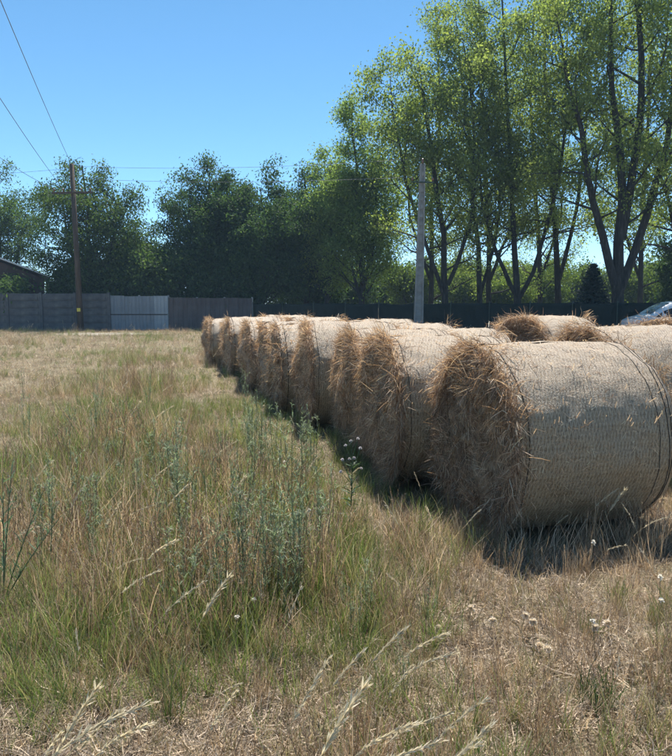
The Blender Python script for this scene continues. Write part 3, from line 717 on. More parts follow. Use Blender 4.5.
# ------------------------------------------------------------------ parked car
def car():
    Y0 = 31.6; x0 = X(626.5, Y0); root = thing('parked_car', 'silver-white people carrier parked behind the bales at the right edge', 'car', (x0, Y0, 0), R(-3)); root.scale = (1.04,) * 3
    # side profile (x backwards from the nose, z), half-width per station: lofted shell
    st = [  # x, z_low, z_belt, z_top, w_low, w_belt, w_top
        (0.00, .38, .66, .74, .62, .62, .50), (.08, .26, .80, .88, .78, .78, .66), (.35, .22, .92, 1.0, .84, .85, .74), (.68, .2, .97, 1.09, .87, .88, .76),
        (.82, .2, .98, 1.16, .87, .88, .75), (1.2, .2, .99, 1.42, .87, .89, .71), (1.68, .2, 1.0, 1.66, .87, .89, .67), (2.3, .2, 1.0, 1.73, .87, .89, .66),
        (3.3, .2, 1.01, 1.71, .87, .89, .66), (3.85, .22, 1.02, 1.63, .86, .87, .65), (4.15, .3, 1.0, 1.42, .82, .83, .65), (4.26, .36, .9, 1.05, .72, .72, .66)]
    V = []; F = []
    ns = 13
    for (x, zl, zb, zt, wl, wb, wt) in st:
        half = [(wl * .92, zl), (wl, zl + .08), (wb, (zl + zb) * .5), (wb * .985, zb), (wt + (wb - wt) * .25, zb + (zt - zb) * .72), (wt * .93, zt - .035), (wt * .5, zt)]
        ring = [(-a, z) for a, z in half] + [(a, z) for a, z in half[::-1][0:]]
        for a, z in ring: V.append((x, a, z))
    m = 14
    for i in range(len(st) - 1):
        for k in range(m):
            F.append((i * m + k, i * m + (k + 1) % m, (i + 1) * m + (k + 1) % m, (i + 1) * m + k))
    F.append(tuple(range(m))); F.append(tuple((len(st) - 1) * m + k for k in range(m - 1, -1, -1)))
    b = MB(); b.add(V, F); body = b.build('body', M['carpaint'], root, smooth=True)
    # glazing follows the shell, slightly proud
    def sec(x):
        for i in range(len(st) - 1):
            if st[i][0] <= x <= st[i + 1][0]:
                u = (x - st[i][0]) / (st[i + 1][0] - st[i][0]); return [st[i][j] * (1 - u) + st[i + 1][j] * u for j in range(7)]
    def side_pt(x, f, s, off=.006):
        _, zl, zb, zt, wl, wb, wt = sec(x); wtop = wt + (wb - wt) * .25; z = zb + (zt - zb) * .72 * f
        return (x, s * (wb * .985 + (wtop - wb * .985) * f + off), z)
    for s in (-1, 1):
        for name, x0_, x1_, f0, f1a, f1b in (('quarter_window', .95, 1.24, .08, .3, .72), ('side_window', 1.31, 2.2, .03, .78, .96), ('side_window', 2.29, 3.2, .03, .96, .96), ('side_window', 3.28, 3.9, .06, .95, .82)):
            n = 6; V = []
            for i in range(n + 1):
                x = x0_ + (x1_ - x0_) * i / n; V.append(side_pt(x, f0, s)); V.append(side_pt(x, f1a + (f1b - f1a) * i / n, s))
            F = [(2 * i, 2 * i + 2, 2 * i + 3, 2 * i + 1) for i in range(n)]
            g = MB(); g.add(V, F); g.build(name, M['glass'], root)
        # lower rubbing strip, mirror, headlight, door handle
        g = MB(); g.box(1.2, 3.0, s * .895 - .012, s * .895 + .012, .55, .6); g.build('rubbing_strip', M['trim'], root)
        g = MB(); g.box(1.18, 1.32, min(s * .9, s * 1.08), max(s * .9, s * 1.08), 1.0, 1.16); g.build('mirror', M['carpaint'], root, .03)
        g = MB(); g.add([(.03, s * .44, .69), (.03, s * .64, .64), (.42, s * .80, .83), (.42, s * .69, .94), (.12, s * .5, .82)], [(0, 1, 2, 3, 4)])
        g.add([(.01, s * .44, .63), (.01, s * .66, .6), (.40, s * .86, .78), (.42, s * .80, .84), (.03, s * .64, .65), (.03, s * .44, .7)], [(0, 1, 4, 5), (1, 2, 3, 4)]); g.build('headlight', M['lamp'], root)
        for xx in (2.0, 2.95):
            g = MB(); g.box(xx, xx + .2, min(s * .885, s * .915), max(s * .885, s * .915), .9, .935); g.build('door_handle', M['trim'], root)
        for xx in (.74, 3.42):
            t = MB(); w0, w1 = (s * .70, s * .893); n = 28; V = []; F = []
            prof = [(.2, w0), (.30, w0), (.325, w0 + (w1 - w0) * .25), (.325, w0 + (w1 - w0) * .75), (.30, w1 + s * .004), (.2, w1 + s * .004)]
            for q in range(n):
                a = 2 * PI * q / n
                for rr, yy in prof: V.append((xx + rr * math.cos(a), yy, .325 + rr * math.sin(a)))
            for q in range(n):
                for j in range(len(prof) - 1): F.append((q * 6 + j, q * 6 + j + 1, ((q + 1) % n) * 6 + j + 1, ((q + 1) % n) * 6 + j))
            t.add(V, F); wh_ = t.build('wheel', M['rubber'], root, smooth=True)
            rm = MB(); V = [(xx, w1 - s * .03, .325)]; F = []
            for q in range(n):
                a = 2 * PI * q / n; V.append((xx + .2 * math.cos(a), w1 - s * .0, .325 + .2 * math.sin(a)))
            for q in range(n):
                if q % 4 != 3: F.append((0, 1 + q, 1 + (q + 1) % n))
            rm.add(V, F); rm.build('rim', M['rim'], wh_)
    V = []
    n = 6
    for i in range(n + 1):
        x = .83 + (1.64 - .83) * i / n; _, zl, zb, zt, wl, wb, wt = sec(x); V.append((x - .012, -wt * .86, zt - .01)); V.append((x - .012, 0, zt + .012)); V.append((x - .012, wt * .86, zt - .01))
    F = []
    for i in range(n): F += [(3 * i, 3 * i + 3, 3 * i + 4, 3 * i + 1), (3 * i + 1, 3 * i + 4, 3 * i + 5, 3 * i + 2)]
    g = MB(); g.add(V, F); g.build('windscreen', M['glass'], root)
    g = MB(); g.box(-.012, .05, -.45, .45, .42, .56); g.build('grille', M['trim'], root)
car()

# ------------------------------------------------------------------ hay bales
HAY = np.array([(.40, .265, .17), (.52, .37, .255), (.62, .48, .35), (.28, .17, .105), (.68, .56, .43)])
HAY = HAY * .82 + .24 * HAY.mean(axis=1, keepdims=True) * np.array([[1.06, 1.0, .9]])
def hay_colors(n, r, w=(.3, .3, .14, .2, .06)):
    i = r.choice(5, n, p=w); return np.minimum(HAY[i] * r.uniform(.85, 1.45, (n, 1)), .85)
def curve_strands(P0, D, L, r, grav, segs=3, jit=.25, curl=0.0):
    n = len(P0); P = [P0]; d = unit(D)
    for q in range(segs):
        d = unit(d + r.normal(0, jit, (n, 3)) + np.array([0, 0, -grav])); P.append(P[-1] + d * (L / segs)[:, None])
    return np.stack(P, 1)
def bale_mesh(seed, L, Rd, hi, shag=1.0):
    """meshes of one bale: axis along local X, resting on z = 0, the ragged end at -X"""
    r = np.random.default_rng(seed)
    nz1 = wave_noise(seed, 14, 2.5, 14); nz2 = wave_noise(seed + 1, 10, 15, 60); nz3 = wave_noise(seed + 2, 12, 4, 30)
    # girth
    na, nx = (120, 46) if hi else (56, 20)
    th = np.linspace(0, 2 * PI, na + 1); xs = np.linspace(-L / 2, L / 2, nx + 1)
    A, XX = np.meshgrid(th, xs, indexing='ij')
    def rad(a, x):
        ed = 1 - .05 * np.clip((np.abs(x) / (L / 2) - .8) / .2, 0, 1) ** 2
        c, s = np.cos(a), np.sin(a)
        return Rd * ed + .0035 * nz1(x * 1.2, c * 1.1 + s * .7) + .0035 * nz1(c * 1.3, s * 1.3 + x) + (.0035 if hi else .006) * nz2(x, a * Rd)
    def pos(a, x):
        q = rad(a, x); y = q * np.sin(a) * 1.02; z = Rd + q * np.cos(a)
        zl = .1; z = np.where(z < zl, zl - (zl - z) * .35, z)      # sagged foot
        return np.stack([x + 0 * a, y, z - .045], -1)
    V = pos(A, XX).reshape(-1, 3); uv = np.stack([XX, A * Rd], -1).reshape(-1, 2)
    i, j = np.meshgrid(np.arange(na), np.arange(nx), indexing='ij'); b = (i * (nx + 1) + j).ravel()
    F = np.stack([b, b + 1, b + nx + 2, b + nx + 1], -1)
    out = {'net_wrap': mk_mesh('net_wrap', V, F, uv=uv, mats=M['net'], smooth=True)}
    lump_n = wave_noise(seed + 7, 16, 4, 15); flow_n = wave_noise(seed + 8, 12, 2.5, 9)
    def bulge(y, z, f, e):
        return (.045 if e < 0 else .03) * (1 - f ** 3) + .042 * shag * (1 - f ** 6) * lump_n(y, z)
    # the two ends: bulging packed hay
    for e, key in ((-1, 'ragged_end'), (1, 'rear_end')):
        m = 14 if hi else 8
        V = []; rr = np.linspace(1, 0, m + 1)
        for q, f in enumerate(rr[:-1]):
            p = pos(th[:-1], np.full(na, e * L / 2))
            c = np.array([e * L / 2, 0, Rd - .045]); p = c + (p - c) * f
            bul = bulge(p[:, 1], p[:, 2], f, e) + .012 * (1 - f ** 8) * nz2(p[:, 1], p[:, 2])
            p[:, 0] += e * np.maximum(bul, -.07); V.append(p)
        V.append(np.array([[e * (L / 2 + .09), 0, Rd - .045]])); V = np.concatenate(V)
        Fq = []
        k = np.arange(na); k2 = (k + 1) % na
        for q in range(m - 1): Fq.append(np.stack([q * na + k, q * na + k2, (q + 1) * na + k2, (q + 1) * na + k], -1))
        Fq = [np.concatenate(Fq), np.stack([(m - 1) * na + k, (m - 1) * na + k2, np.full(na, m * na)], -1)]
        out[key] = mk_mesh(key, V, Fq, mats=M['hay_end'], smooth=True)
    # loose hay on the ragged end, in locks
    def locks(nl, per, e, lo, hi_, wid):
        f = np.sqrt(r.uniform(.0, 1, nl)); f = np.where(r.uniform(size=nl) < .35, r.uniform(.86, 1.02, nl), f); a = r.uniform(0, 2 * PI, nl)
        yy = f * Rd * np.sin(a); zz = Rd - .045 + f * Rd * np.cos(a)
        C = np.stack([e * (L / 2 + .01 + np.maximum(bulge(yy, zz, np.minimum(f, 1), e), -.06)), yy, zz], -1)
        ph = 2.2 * flow_n(yy, zz) + r.normal(0, .5, nl)
        D = np.stack([e * r.uniform(.02, .5, nl) ** 1.5, np.cos(ph), np.sin(ph) - .35], -1)
        rim = f > .85      # locks at the rim hang out and down over the edge
        D[rim] = D[rim] * .6 + np.stack([e * r.uniform(.05, .35, nl), np.sin(a) * .5, np.cos(a) * .3 - .3], -1)[rim]
        P0 = np.repeat(C, per, 0) + r.normal(0, .035, (nl * per, 3)) * np.array([.4, 1, 1]); D = np.repeat(unit(D), per, 0) + r.normal(0, .7, (nl * per, 3)) * np.array([.45, 1, 1])
        Ln = np.repeat(r.uniform(lo, hi_, nl), per) * r.uniform(.5, 1.2, nl * per) * shag
        P = curve_strands(P0, D, Ln, r, .12, 3, .14)
        tone = np.repeat(r.uniform(.45, 1.35, (nl, 1)), per, 0)
        P[:, :, 2] = np.maximum(P[:, :, 2], .005)
        return ribbons(P, np.full((nl * per, 4), wid) * np.array([1, 1, .9, .35]), unit(r.normal(0, 1, (nl * per, 3))), hay_colors(nl * per, r) * tone)
    parts = []
    if hi:
        parts.append(locks(640, 20, -1, .05, .17, .0021)); parts.append(locks(70, 40, 1, .06, .18, .0021))
    else:
        parts.append(locks(140, 16, -1, .05, .17, .0032)); parts.append(locks(40, 16, 1, .06, .2, .0042))
    # fringe creeping over the rim on to the net
    n = 2600 if hi else 700
    a = r.uniform(0, 2 * PI, n); lump = np.clip(.5 + .5 * wave_noise(seed + 5, 8, 1, 6, 1)(a), .1, 1.6)
    x = -L / 2 + r.exponential(.055, n) * lump - .02
    P0 = pos(a, np.clip(x, -L / 2, L / 2)); nrm = np.stack([0 * a, np.sin(a), np.cos(a)], -1); P0 = P0 + nrm * .008
    D = np.stack([r.normal(0, .8, n), np.cos(a) * r.normal(0, 1, n), -np.sin(a) * r.normal(0, 1, n)], -1) + nrm * r.uniform(.0, .4, (n, 1)); D[:, 2] -= .3
    P = curve_strands(P0, D, r.uniform(.05, .16, n) * shag, r, .12, 3, .12); P[:, :, 2] = np.maximum(P[:, :, 2], .005)
    parts.append(ribbons(P, np.full((n, 4), .0021 if hi else .004) * np.array([1, 1, .9, .35]), unit(r.normal(0, 1, (n, 3))), hay_colors(n, r)))
    # single straws poking through the net
    n = 2600 if hi else 500
    a = r.uniform(0, 2 * PI, n); x = r.uniform(-L / 2, L / 2, n); P0 = pos(a, x); nrm = np.stack([0 * a, np.sin(a), np.cos(a)], -1)
    D = np.stack([r.normal(0, .8, n), np.cos(a) * r.normal(0, 1, n), -np.sin(a) * r.normal(0, 1, n)], -1); D = unit(D) + nrm * r.uniform(.0, .28, (n, 1))
    P = curve_strands(P0 + nrm * .002, D, r.uniform(.02, .06, n), r, .02, 3, .12); P[:, :, 2] = np.maximum(P[:, :, 2], .005)
    parts.append(ribbons(P, np.full((n, 4), .0018 if hi else .0034), unit(np.cross(unit(D), nrm)), hay_colors(n, r, (.12, .3, .3, .08, .2))))
    V, F, C = join(parts)
    out['loose_hay'] = mk_mesh('loose_hay', V, F, col=C, mats=M['hay'])
    # twine and net edge bands
    out['twine'] = []
    for x0, w in ((-L / 2 + .075, .003), (L / 2 - .05, .003), (L / 2 - .085, .003), (L / 2 - .16, .0025)):
        nn = 90; a = np.linspace(0, 2 * PI, nn, endpoint=False); xx = x0 + .008 * wave_noise(seed + int(x0 * 100) + 50, 5, 1, 8, 1)(a)
        p = pos(a, xx); nrm = np.stack([0 * a, np.sin(a), np.cos(a)], -1); p = p + nrm * (w * .6)
        ts = 5; V = []
        for q in range(ts):
            g = 2 * PI * q / ts; V.append(p + nrm * (w * math.cos(g)) + np.array([[w * math.sin(g), 0, 0]]))
        V = np.stack(V, 1).reshape(-1, 3); k = np.arange(nn)[:, None]; q = np.arange(ts)[None]
        F = np.stack([k * ts + q, ((k + 1) % nn) * ts + q, ((k + 1) % nn) * ts + (q + 1) % ts, k * ts + (q + 1) % ts], -1).reshape(-1, 4)
        out['twine'].append(mk_mesh('twine', V, F, mats=M['twine'], smooth=True))
    return out
BALE_RECT = []
def place_bale(meshes, lx, ly, alpha, L, Rd, label, group, s=1.0, fixed=None):
    """lx, ly: ground point under the ragged end; alpha: heading of the axis"""
    a = R(alpha); L2 = L * s
    c = (lx + math.cos(a) * L2 / 2, ly + math.sin(a) * L2 / 2)
    root = thing('hay_bale', label, 'hay bale', (c[0], c[1], float(gh(np.array(c[0]), np.array(c[1]))) - .01), a, group)
    root.scale = (s, s * random.uniform(.98, 1.06), s * random.uniform(.965, 1.02)) if fixed is None else (s, s, s)
    for k in ('net_wrap', 'ragged_end', 'rear_end', 'loose_hay'):
        o = link(k, meshes[k], root)
    for m in meshes['twine']: link('twine', m, root)
    BALE_RECT.append((c[0], c[1], a, L2 / 2 + .02, Rd * s * .9))
    return root
G1 = 'front row of hay bales'; G2 = 'second row of hay bales'
AL = 11
ordn = ['second', 'third', 'fourth', 'fifth', 'sixth', 'seventh', 'eighth', 'ninth', 'tenth', 'eleventh', 'twelfth']
place_bale(bale_mesh(101, 1.2, .675, True, 1.0), 0.98, 4.8, 14.0, 1.2, .675, 'nearest net-wrapped hay bale with shaggy brown end, at the right edge', G1, 1.0, True)
place_bale(bale_mesh(102, 1.1, .67, True, 1.15), .42, 6.08, 9, 1.1, .67, 'second hay bale in the front row, shaggy end beside the nearest bale', G1)
place_bale(bale_mesh(103, 1.1, .66, True, .9), .14, 7.38, 11, 1.1, .66, 'third hay bale in the front row, behind the flowering thistle', G1)
place_bale(bale_mesh(104, 1.12, .675, True, .9), -.38, 8.64, 9, 1.12, .675, 'fourth hay bale in the front row, with a tuft at its far right end', G1)
far = [bale_mesh(110 + k, 1.1, .66, False, 1.1) for k in range(5)]
fx = [(-.80, 9.9), (-1.12, 11.2), (-1.62, 12.5), (-1.88, 13.8), (-2.45, 15.1), (-2.7, 16.4), (-3.18, 17.7), (-3.62, 19.0)]
for k, (x, y) in enumerate(fx):
    lab = f'{ordn[k + 3]} hay bale in the front row, counted from the nearest'
    if k == len(fx) - 1: lab = 'farthest hay bale at the far left end of the front row'
    place_bale(far[k % 5], x + random.uniform(-.08, .08), y, AL + random.uniform(-7, 7), 1.1, .66, lab, G1, random.uniform(.95, 1.05))
place_bale(bale_mesh(121, 1.15, .715, True, .7), 2.3, 6.3, 13, 1.15, .715, 'big sunlit hay bale at the right edge, rising behind the nearest bale', G2, 1.0, True)
dome_bale = bale_mesh(122, 1.1, .735, True, 1.2)
place_bale(dome_bale, 2.72, 10.0, 24, 1.1, .735, 'hay bale whose round shaggy end rises behind the nearest bale', G2)
place_bale(far[1], .98, 8.45, 15, 1.1, .66, 'second-row hay bale left of the one with the rising round end', G2, 1.02)
place_bale(far[3], .58, 9.75, 16, 1.1, .66, 'second-row hay bale behind the tufted fourth bale', G2, 1.02)
place_bale(far[0], .2, 11.1, 18, 1.1, .66, 'second-row hay bale behind the fifth front bale', G2, 1.02)
place_bale(far[2], -.2, 12.4, 18, 1.1, .66, 'second-row hay bale behind the sixth front bale', G2, 1.03)
place_bale(far[4], -.6, 13.7, 15, 1.1, .66, 'second-row hay bale behind the seventh front bale', G2, 1.0)
place_bale(far[1], -1.0, 15.0, 19, 1.1, .66, 'second-row hay bale behind the eighth front bale', G2, 1.05)
place_bale(far[0], -1.4, 16.3, 16, 1.1, .66, 'second-row hay bale behind the ninth front bale', G2, 1.03)
place_bale(far[3], -1.85, 17.6, 18, 1.1, .66, 'second-row hay bale behind the tenth front bale', G2, 1.05)
place_bale(dome_bale, 3.74, 7.8, 22, 1.1, .735, 'farthest right hay bale, just below the parked car', None, 1.0)['group'] = G2

# ------------------------------------------------------------------ grass
def tuft(seed, n, h0, h1, spread, lean, width, palette, segs=3, grav=.12, weights=None, flat=0.0, jit=.12, floor=-.01):
    r = np.random.default_rng(seed)
    a = r.uniform(0, 2 * PI, n); q = spread * np.sqrt(r.uniform(0, 1, n))
    P0 = np.stack([q * np.cos(a), q * np.sin(a), np.full(n, -.01)], -1)
    az = r.uniform(0, 2 * PI, n); l = np.abs(r.normal(0, lean, n)) + flat
    D = np.stack([np.cos(az) * l, np.sin(az) * l, np.ones(n)], -1)
    P = curve_strands(P0, D, r.uniform(h0, h1, n), r, grav, segs, jit); lift = r.uniform(0, .02, (n, 1)); P[:, :, 2] = np.maximum(P[:, :, 2], floor + (lift if floor > 0 else 0))
    W = width * r.uniform(.6, 1.3, (n, 1)) * np.linspace(1, .25, segs + 1)[None]
    pal = np.array(palette); i = r.choice(len(pal), n, p=weights); c = pal[i] * r.uniform(.75, 1.25, (n, 1))
    th = r.uniform(0, 2 * PI, n); side = np.stack([np.cos(th), np.sin(th), 0 * th], -1)
    return ribbons(P, W, side, c)
def panicles(seed, n, h0, h1, spread, palette, headcol, lean=.16):
    """thin dry stems that carry fine brown seed heads"""
    r = np.random.default_rng(seed); parts = []
    a = r.uniform(0, 2 * PI, n); q = spread * np.sqrt(r.uniform(0, 1, n))
    P0 = np.stack([q * np.cos(a), q * np.sin(a), np.full(n, -.01)], -1); az = r.uniform(0, 2 * PI, n); l = np.abs(r.normal(0, lean, n))
    D = np.stack([np.cos(az) * l, np.sin(az) * l, np.ones(n)], -1); L = r.uniform(h0, h1, n)
    P = curve_strands(P0, D, L, r, .03, 4, .05); pal = np.array(palette)
    th = r.uniform(0, 2 * PI, n); parts.append(ribbons(P, np.full((n, 5), .0014), np.stack([np.cos(th), np.sin(th), 0 * th], -1), pal[r.integers(0, len(pal), n)]))
    k = 12; u = np.tile(np.linspace(0, 1, k), n)
    d = unit(P[:, 4] - P[:, 3]); base = np.repeat(P[:, 3], k, 0) + np.repeat(P[:, 4] - P[:, 3], k, 0) * u[:, None]
    dd = unit(np.repeat(d, k, 0) + r.normal(0, .55, (n * k, 3))); Ls = r.uniform(.012, .03, n * k) * (1.3 - u)
    Q = np.stack([base, base + dd * Ls[:, None]], 1); hc = np.array(headcol)[r.integers(0, len(headcol), n * k)]
    parts.append(ribbons(Q, np.tile([[.0016, .001]], (n * k, 1)), unit(r.normal(0, 1, (n * k, 3))), hc * r.uniform(.7, 1.2, (n * k, 1))))
    return parts
STRAW = [(.38, .32, .205), (.5, .43, .3), (.28, .225, .145), (.2, .155, .105), (.6, .53, .4)]
BROWN = [(.24, .185, .12), (.31, .245, .165), (.18, .14, .095), (.4, .325, .22)]
GREEN = [(.12, .19, .045), (.17, .24, .06), (.085, .14, .04), (.23, .27, .09), (.32, .3, .14)]
OLIVE = [(.19, .2, .08), (.26, .25, .11), (.36, .32, .18), (.13, .15, .06)]
TINT = np.array([1.4, 1.29, 1.3])
STRAW = [tuple(np.array(c) * TINT) for c in STRAW]; BROWN = [tuple(np.array(c) * TINT) for c in BROWN]; GREEN = [tuple(np.array(c) * 1.2) for c in GREEN]; OLIVE = [tuple(np.array(c) * np.array([1.25, 1.2, 1.3])) for c in OLIVE]
def species(name, mat, protos, pts, label, scl, tilt=.2):
    """one field of plants: points carry instances of the prototype meshes"""
    coll = bpy.data.collections.new(name + '_kinds')
    for k, parts in enumerate(protos):
        V, F, C = join(parts); ob = bpy.data.objects.new(f'{name}_kind_{k:02d}', mk_mesh(name, V, F, col=C, mats=M[mat])); coll.objects.link(ob)
    n = len(pts); r = np.random.default_rng(len(name) + n)
    me = bpy.data.meshes.new(name); me.vertices.add(n)
    P = np.zeros((n, 3), np.float32); P[:, :2] = pts; P[:, 2] = gh(pts[:, 0], pts[:, 1]); me.vertices.foreach_set('co', P.ravel())
    at_ = me.attributes.new('rot', 'FLOAT_VECTOR', 'POINT'); rot = np.stack([r.normal(0, tilt, n), r.normal(0, tilt, n), r.uniform(0, 2 * PI, n)], -1).astype(np.float32); at_.data.foreach_set('vector', rot.ravel())
    at_ = me.attributes.new('scl', 'FLOAT', 'POINT'); at_.data.foreach_set('value', (np.asarray(scl) * r.uniform(.7, 1.3, n)).astype(np.float32))
    at_ = me.attributes.new('idx', 'INT', 'POINT'); at_.data.foreach_set('value', r.integers(0, len(protos), n).astype(np.int32))
    o = link(name, me); tag(o, label, 'grass', kind='stuff')
    ng = bpy.data.node_groups.new(name + '_scatter', 'GeometryNodeTree')
    ng.interface.new_socket('Geometry', in_out='INPUT', socket_type='NodeSocketGeometry'); ng.interface.new_socket('Geometry', in_out='OUTPUT', socket_type='NodeSocketGeometry')
    gi = ng.nodes.new('NodeGroupInput'); go = ng.nodes.new('NodeGroupOutput'); ip = ng.nodes.new('GeometryNodeInstanceOnPoints'); ci = ng.nodes.new('GeometryNodeCollectionInfo')
    ci.inputs['Collection'].default_value = coll; ci.inputs['Separate Children'].default_value = True; ci.inputs['Reset Children'].default_value = True
    ip.inputs['Pick Instance'].default_value = True
    def attr(nm, typ):
        a = ng.nodes.new('GeometryNodeInputNamedAttribute'); a.data_type = typ; a.inputs['Name'].default_value = nm; return a.outputs[0]
    ng.links.new(gi.outputs[0], ip.inputs['Points']); ng.links.new(ci.outputs[0], ip.inputs['Instance'])
    ng.links.new(attr('idx', 'INT'), ip.inputs['Instance Index']); ng.links.new(attr('rot', 'FLOAT_VECTOR'), ip.inputs['Rotation']); ng.links.new(attr('scl', 'FLOAT'), ip.inputs['Scale'])
    ng.links.new(ip.outputs[0], go.inputs[0])
    md = o.modifiers.new('scatter', 'NODES'); md.node_group = ng
    return o

def scatter(y0, y1, dens, r, side=1.5):
    """even random points over the part of the field around the view"""
    w = y1 * .62 + side; n = int((y1 - y0) * 2 * w * dens)
    p = np.stack([r.uniform(-w, w, n), r.uniform(y0, y1, n)], -1)
    p = p[np.abs(p[:, 0]) < p[:, 1] * .62 + side]
    p = p[(p[:, 1] > .9) & ~in_path(p[:, 0], p[:, 1])]
    for cx_, cy_, a, hl, hw in BALE_RECT:
        dx = p[:, 0] - cx_; dy = p[:, 1] - cy_; u = dx * math.cos(a) + dy * math.sin(a); v = -dx * math.sin(a) + dy * math.cos(a)
        p = p[~((np.abs(u) < hl) & (np.abs(v) < hw))]
    return p
n_a = wave_noise(61, 18, .5, 3.5); n_b = wave_noise(62, 18, .6, 5); n_c = wave_noise(63, 14, .25, 1.2); n_d = wave_noise(64, 16, 1.5, 8)
def row_x(y): return np.interp(y, [0, 4.8, 8.6, 19, 30], [2.2, 1.0, -.4, -3.6, -7.0])     # left edge of the bales
def greenness(x, y):
    g = .3 + .5 * n_a(x, y) + .35 * n_d(x, y)
    g = g + .95 * np.exp(-(((x + 1.2) / 1.6) ** 2 + ((y - 2.7) / 2.4) ** 2))
    g = g + .5 * np.exp(-((x - row_x(y) + 1.3) / 1.0) ** 2) * np.clip((y - 6) / 3, 0, 1)
    g = g - .9 * np.clip((x - .1) / .8, 0, 1) * np.clip((5.2 - y) / 1.5, 0, 1)
    g = g - .45 * np.clip((-x - 3.2) / 2, 0, 1) * np.clip((y - 6) / 3, 0, 1)
    return g
def tallness(x, y):
    t = .5 + .25 * n_b(x, y)
    t = t + .2 * np.exp(-((x - row_x(y) + 2.2) / 1.3) ** 2) - .32 * np.exp(-((x - row_x(y) + .35) / .75) ** 2) * np.clip((y - 4.6) / .8, 0, 1)
    t = t - .2 * np.clip((x - .3) / .8, 0, 1) * np.clip((4.1 - y) / .7, 0, 1)
    t = t - .35 * np.clip((-x - 2.6 - y * .06) / 2, 0, 1)
    return np.clip(t, .17, 1.3)
r = np.random.default_rng(77)
BANDS = [(1.0, 3.6), (3.6, 6.5), (6.5, 12), (12, 22), (22, 42.6)]
thatch, drys, browns, greens, olives = [], [], [], [], []
sth, sdr, sbr, sgr, sol = [], [], [], [], []
DEN = {'th': (230, 140, 60, 24, 9), 'dr': (110, 74, 40, 17, 7), 'br': (58, 23, 14, 7, 2.5), 'gr': (235, 135, 62, 24, 9), 'ol': (120, 60, 30, 14, 7)}
SF = (1.0, 1.0, 1.15, 1.45, 2.0)
for bi, (a, b) in enumerate(BANDS):
    f = SF[bi]
    p = scatter(a, b, DEN['th'][bi], r); thatch.append(p); sth.append(np.full(len(p), f))
    p = scatter(a, b, DEN['dr'][bi], r); g = greenness(p[:, 0], p[:, 1]); p = p[r.uniform(size=len(p)) < .75 - .4 * g]; t = tallness(p[:, 0], p[:, 1]); drys.append(p); sdr.append(t * f ** .6)
    p = scatter(a, b, DEN['br'][bi], r); t = tallness(p[:, 0], p[:, 1]); k = r.uniform(size=len(p)) < .1 + .4 * t + .35 * n_a(p[:, 0] + 9, p[:, 1]) + .2 * n_c(p[:, 0], p[:, 1]); p = p[k]; browns.append(p); sbr.append(t[k] * f ** .35)
    p = scatter(a, b, DEN['gr'][bi], r); g = greenness(p[:, 0], p[:, 1]); p = p[r.uniform(size=len(p)) < .18 + .65 * g]; t = tallness(p[:, 0], p[:, 1]); greens.append(p); sgr.append((.5 + .5 * t) * f ** .5)
    p = scatter(a, b, DEN['ol'][bi], r); g = greenness(p[:, 0], p[:, 1]); p = p[r.uniform(size=len(p)) < .4 + .3 * g]; t = tallness(p[:, 0], p[:, 1]); olives.append(p); sol.append((.4 + .6 * t) * f ** .5)
cat = np.concatenate
species('thatch', 'dry', [[tuft(200 + k, 40, .05, .16, .09, .8, .0021, [tuple(np.array(c) * .78) for c in STRAW] + [(.2, .17, .14)], 3, .3, flat=.5, jit=.35, floor=.004)] for k in range(7)], cat(thatch), 'matted dead grass covering the soil of the field', cat(sth), .07)
species('dry_grass', 'dry', [[tuft(220 + k, 20, .14, .42, .06, .35, .0024, STRAW, 4, .1)] for k in range(7)], cat(drys), 'straw-coloured dry grass across the field', cat(sdr), .16)
species('seeding_grass', 'dry', [panicles(240 + k, 16, .22, .52, .09, BROWN + STRAW[:2], [(.26, .18, .125), (.34, .25, .17), (.2, .13, .095)]) + [tuft(260 + k, 10, .1, .3, .07, .35, .0013, BROWN, 3, .1)] for k in range(7)], cat(browns), 'thin brown seeding grass across the field', cat(sbr), .12)
species('green_grass', 'grass', [[tuft(280 + k, 22, .1, .33, .05, .3, .0027, GREEN, 4, .1)] for k in range(7)], cat(greens), 'green grass patches between the dry grass', cat(sgr), .12)
species('olive_grass', 'grass', [[tuft(300 + k, 20, .1, .36, .06, .4, .0022, OLIVE, 4, .12)] for k in range(6)], cat(olives), 'half dry olive grass across the field', cat(sol), .15)

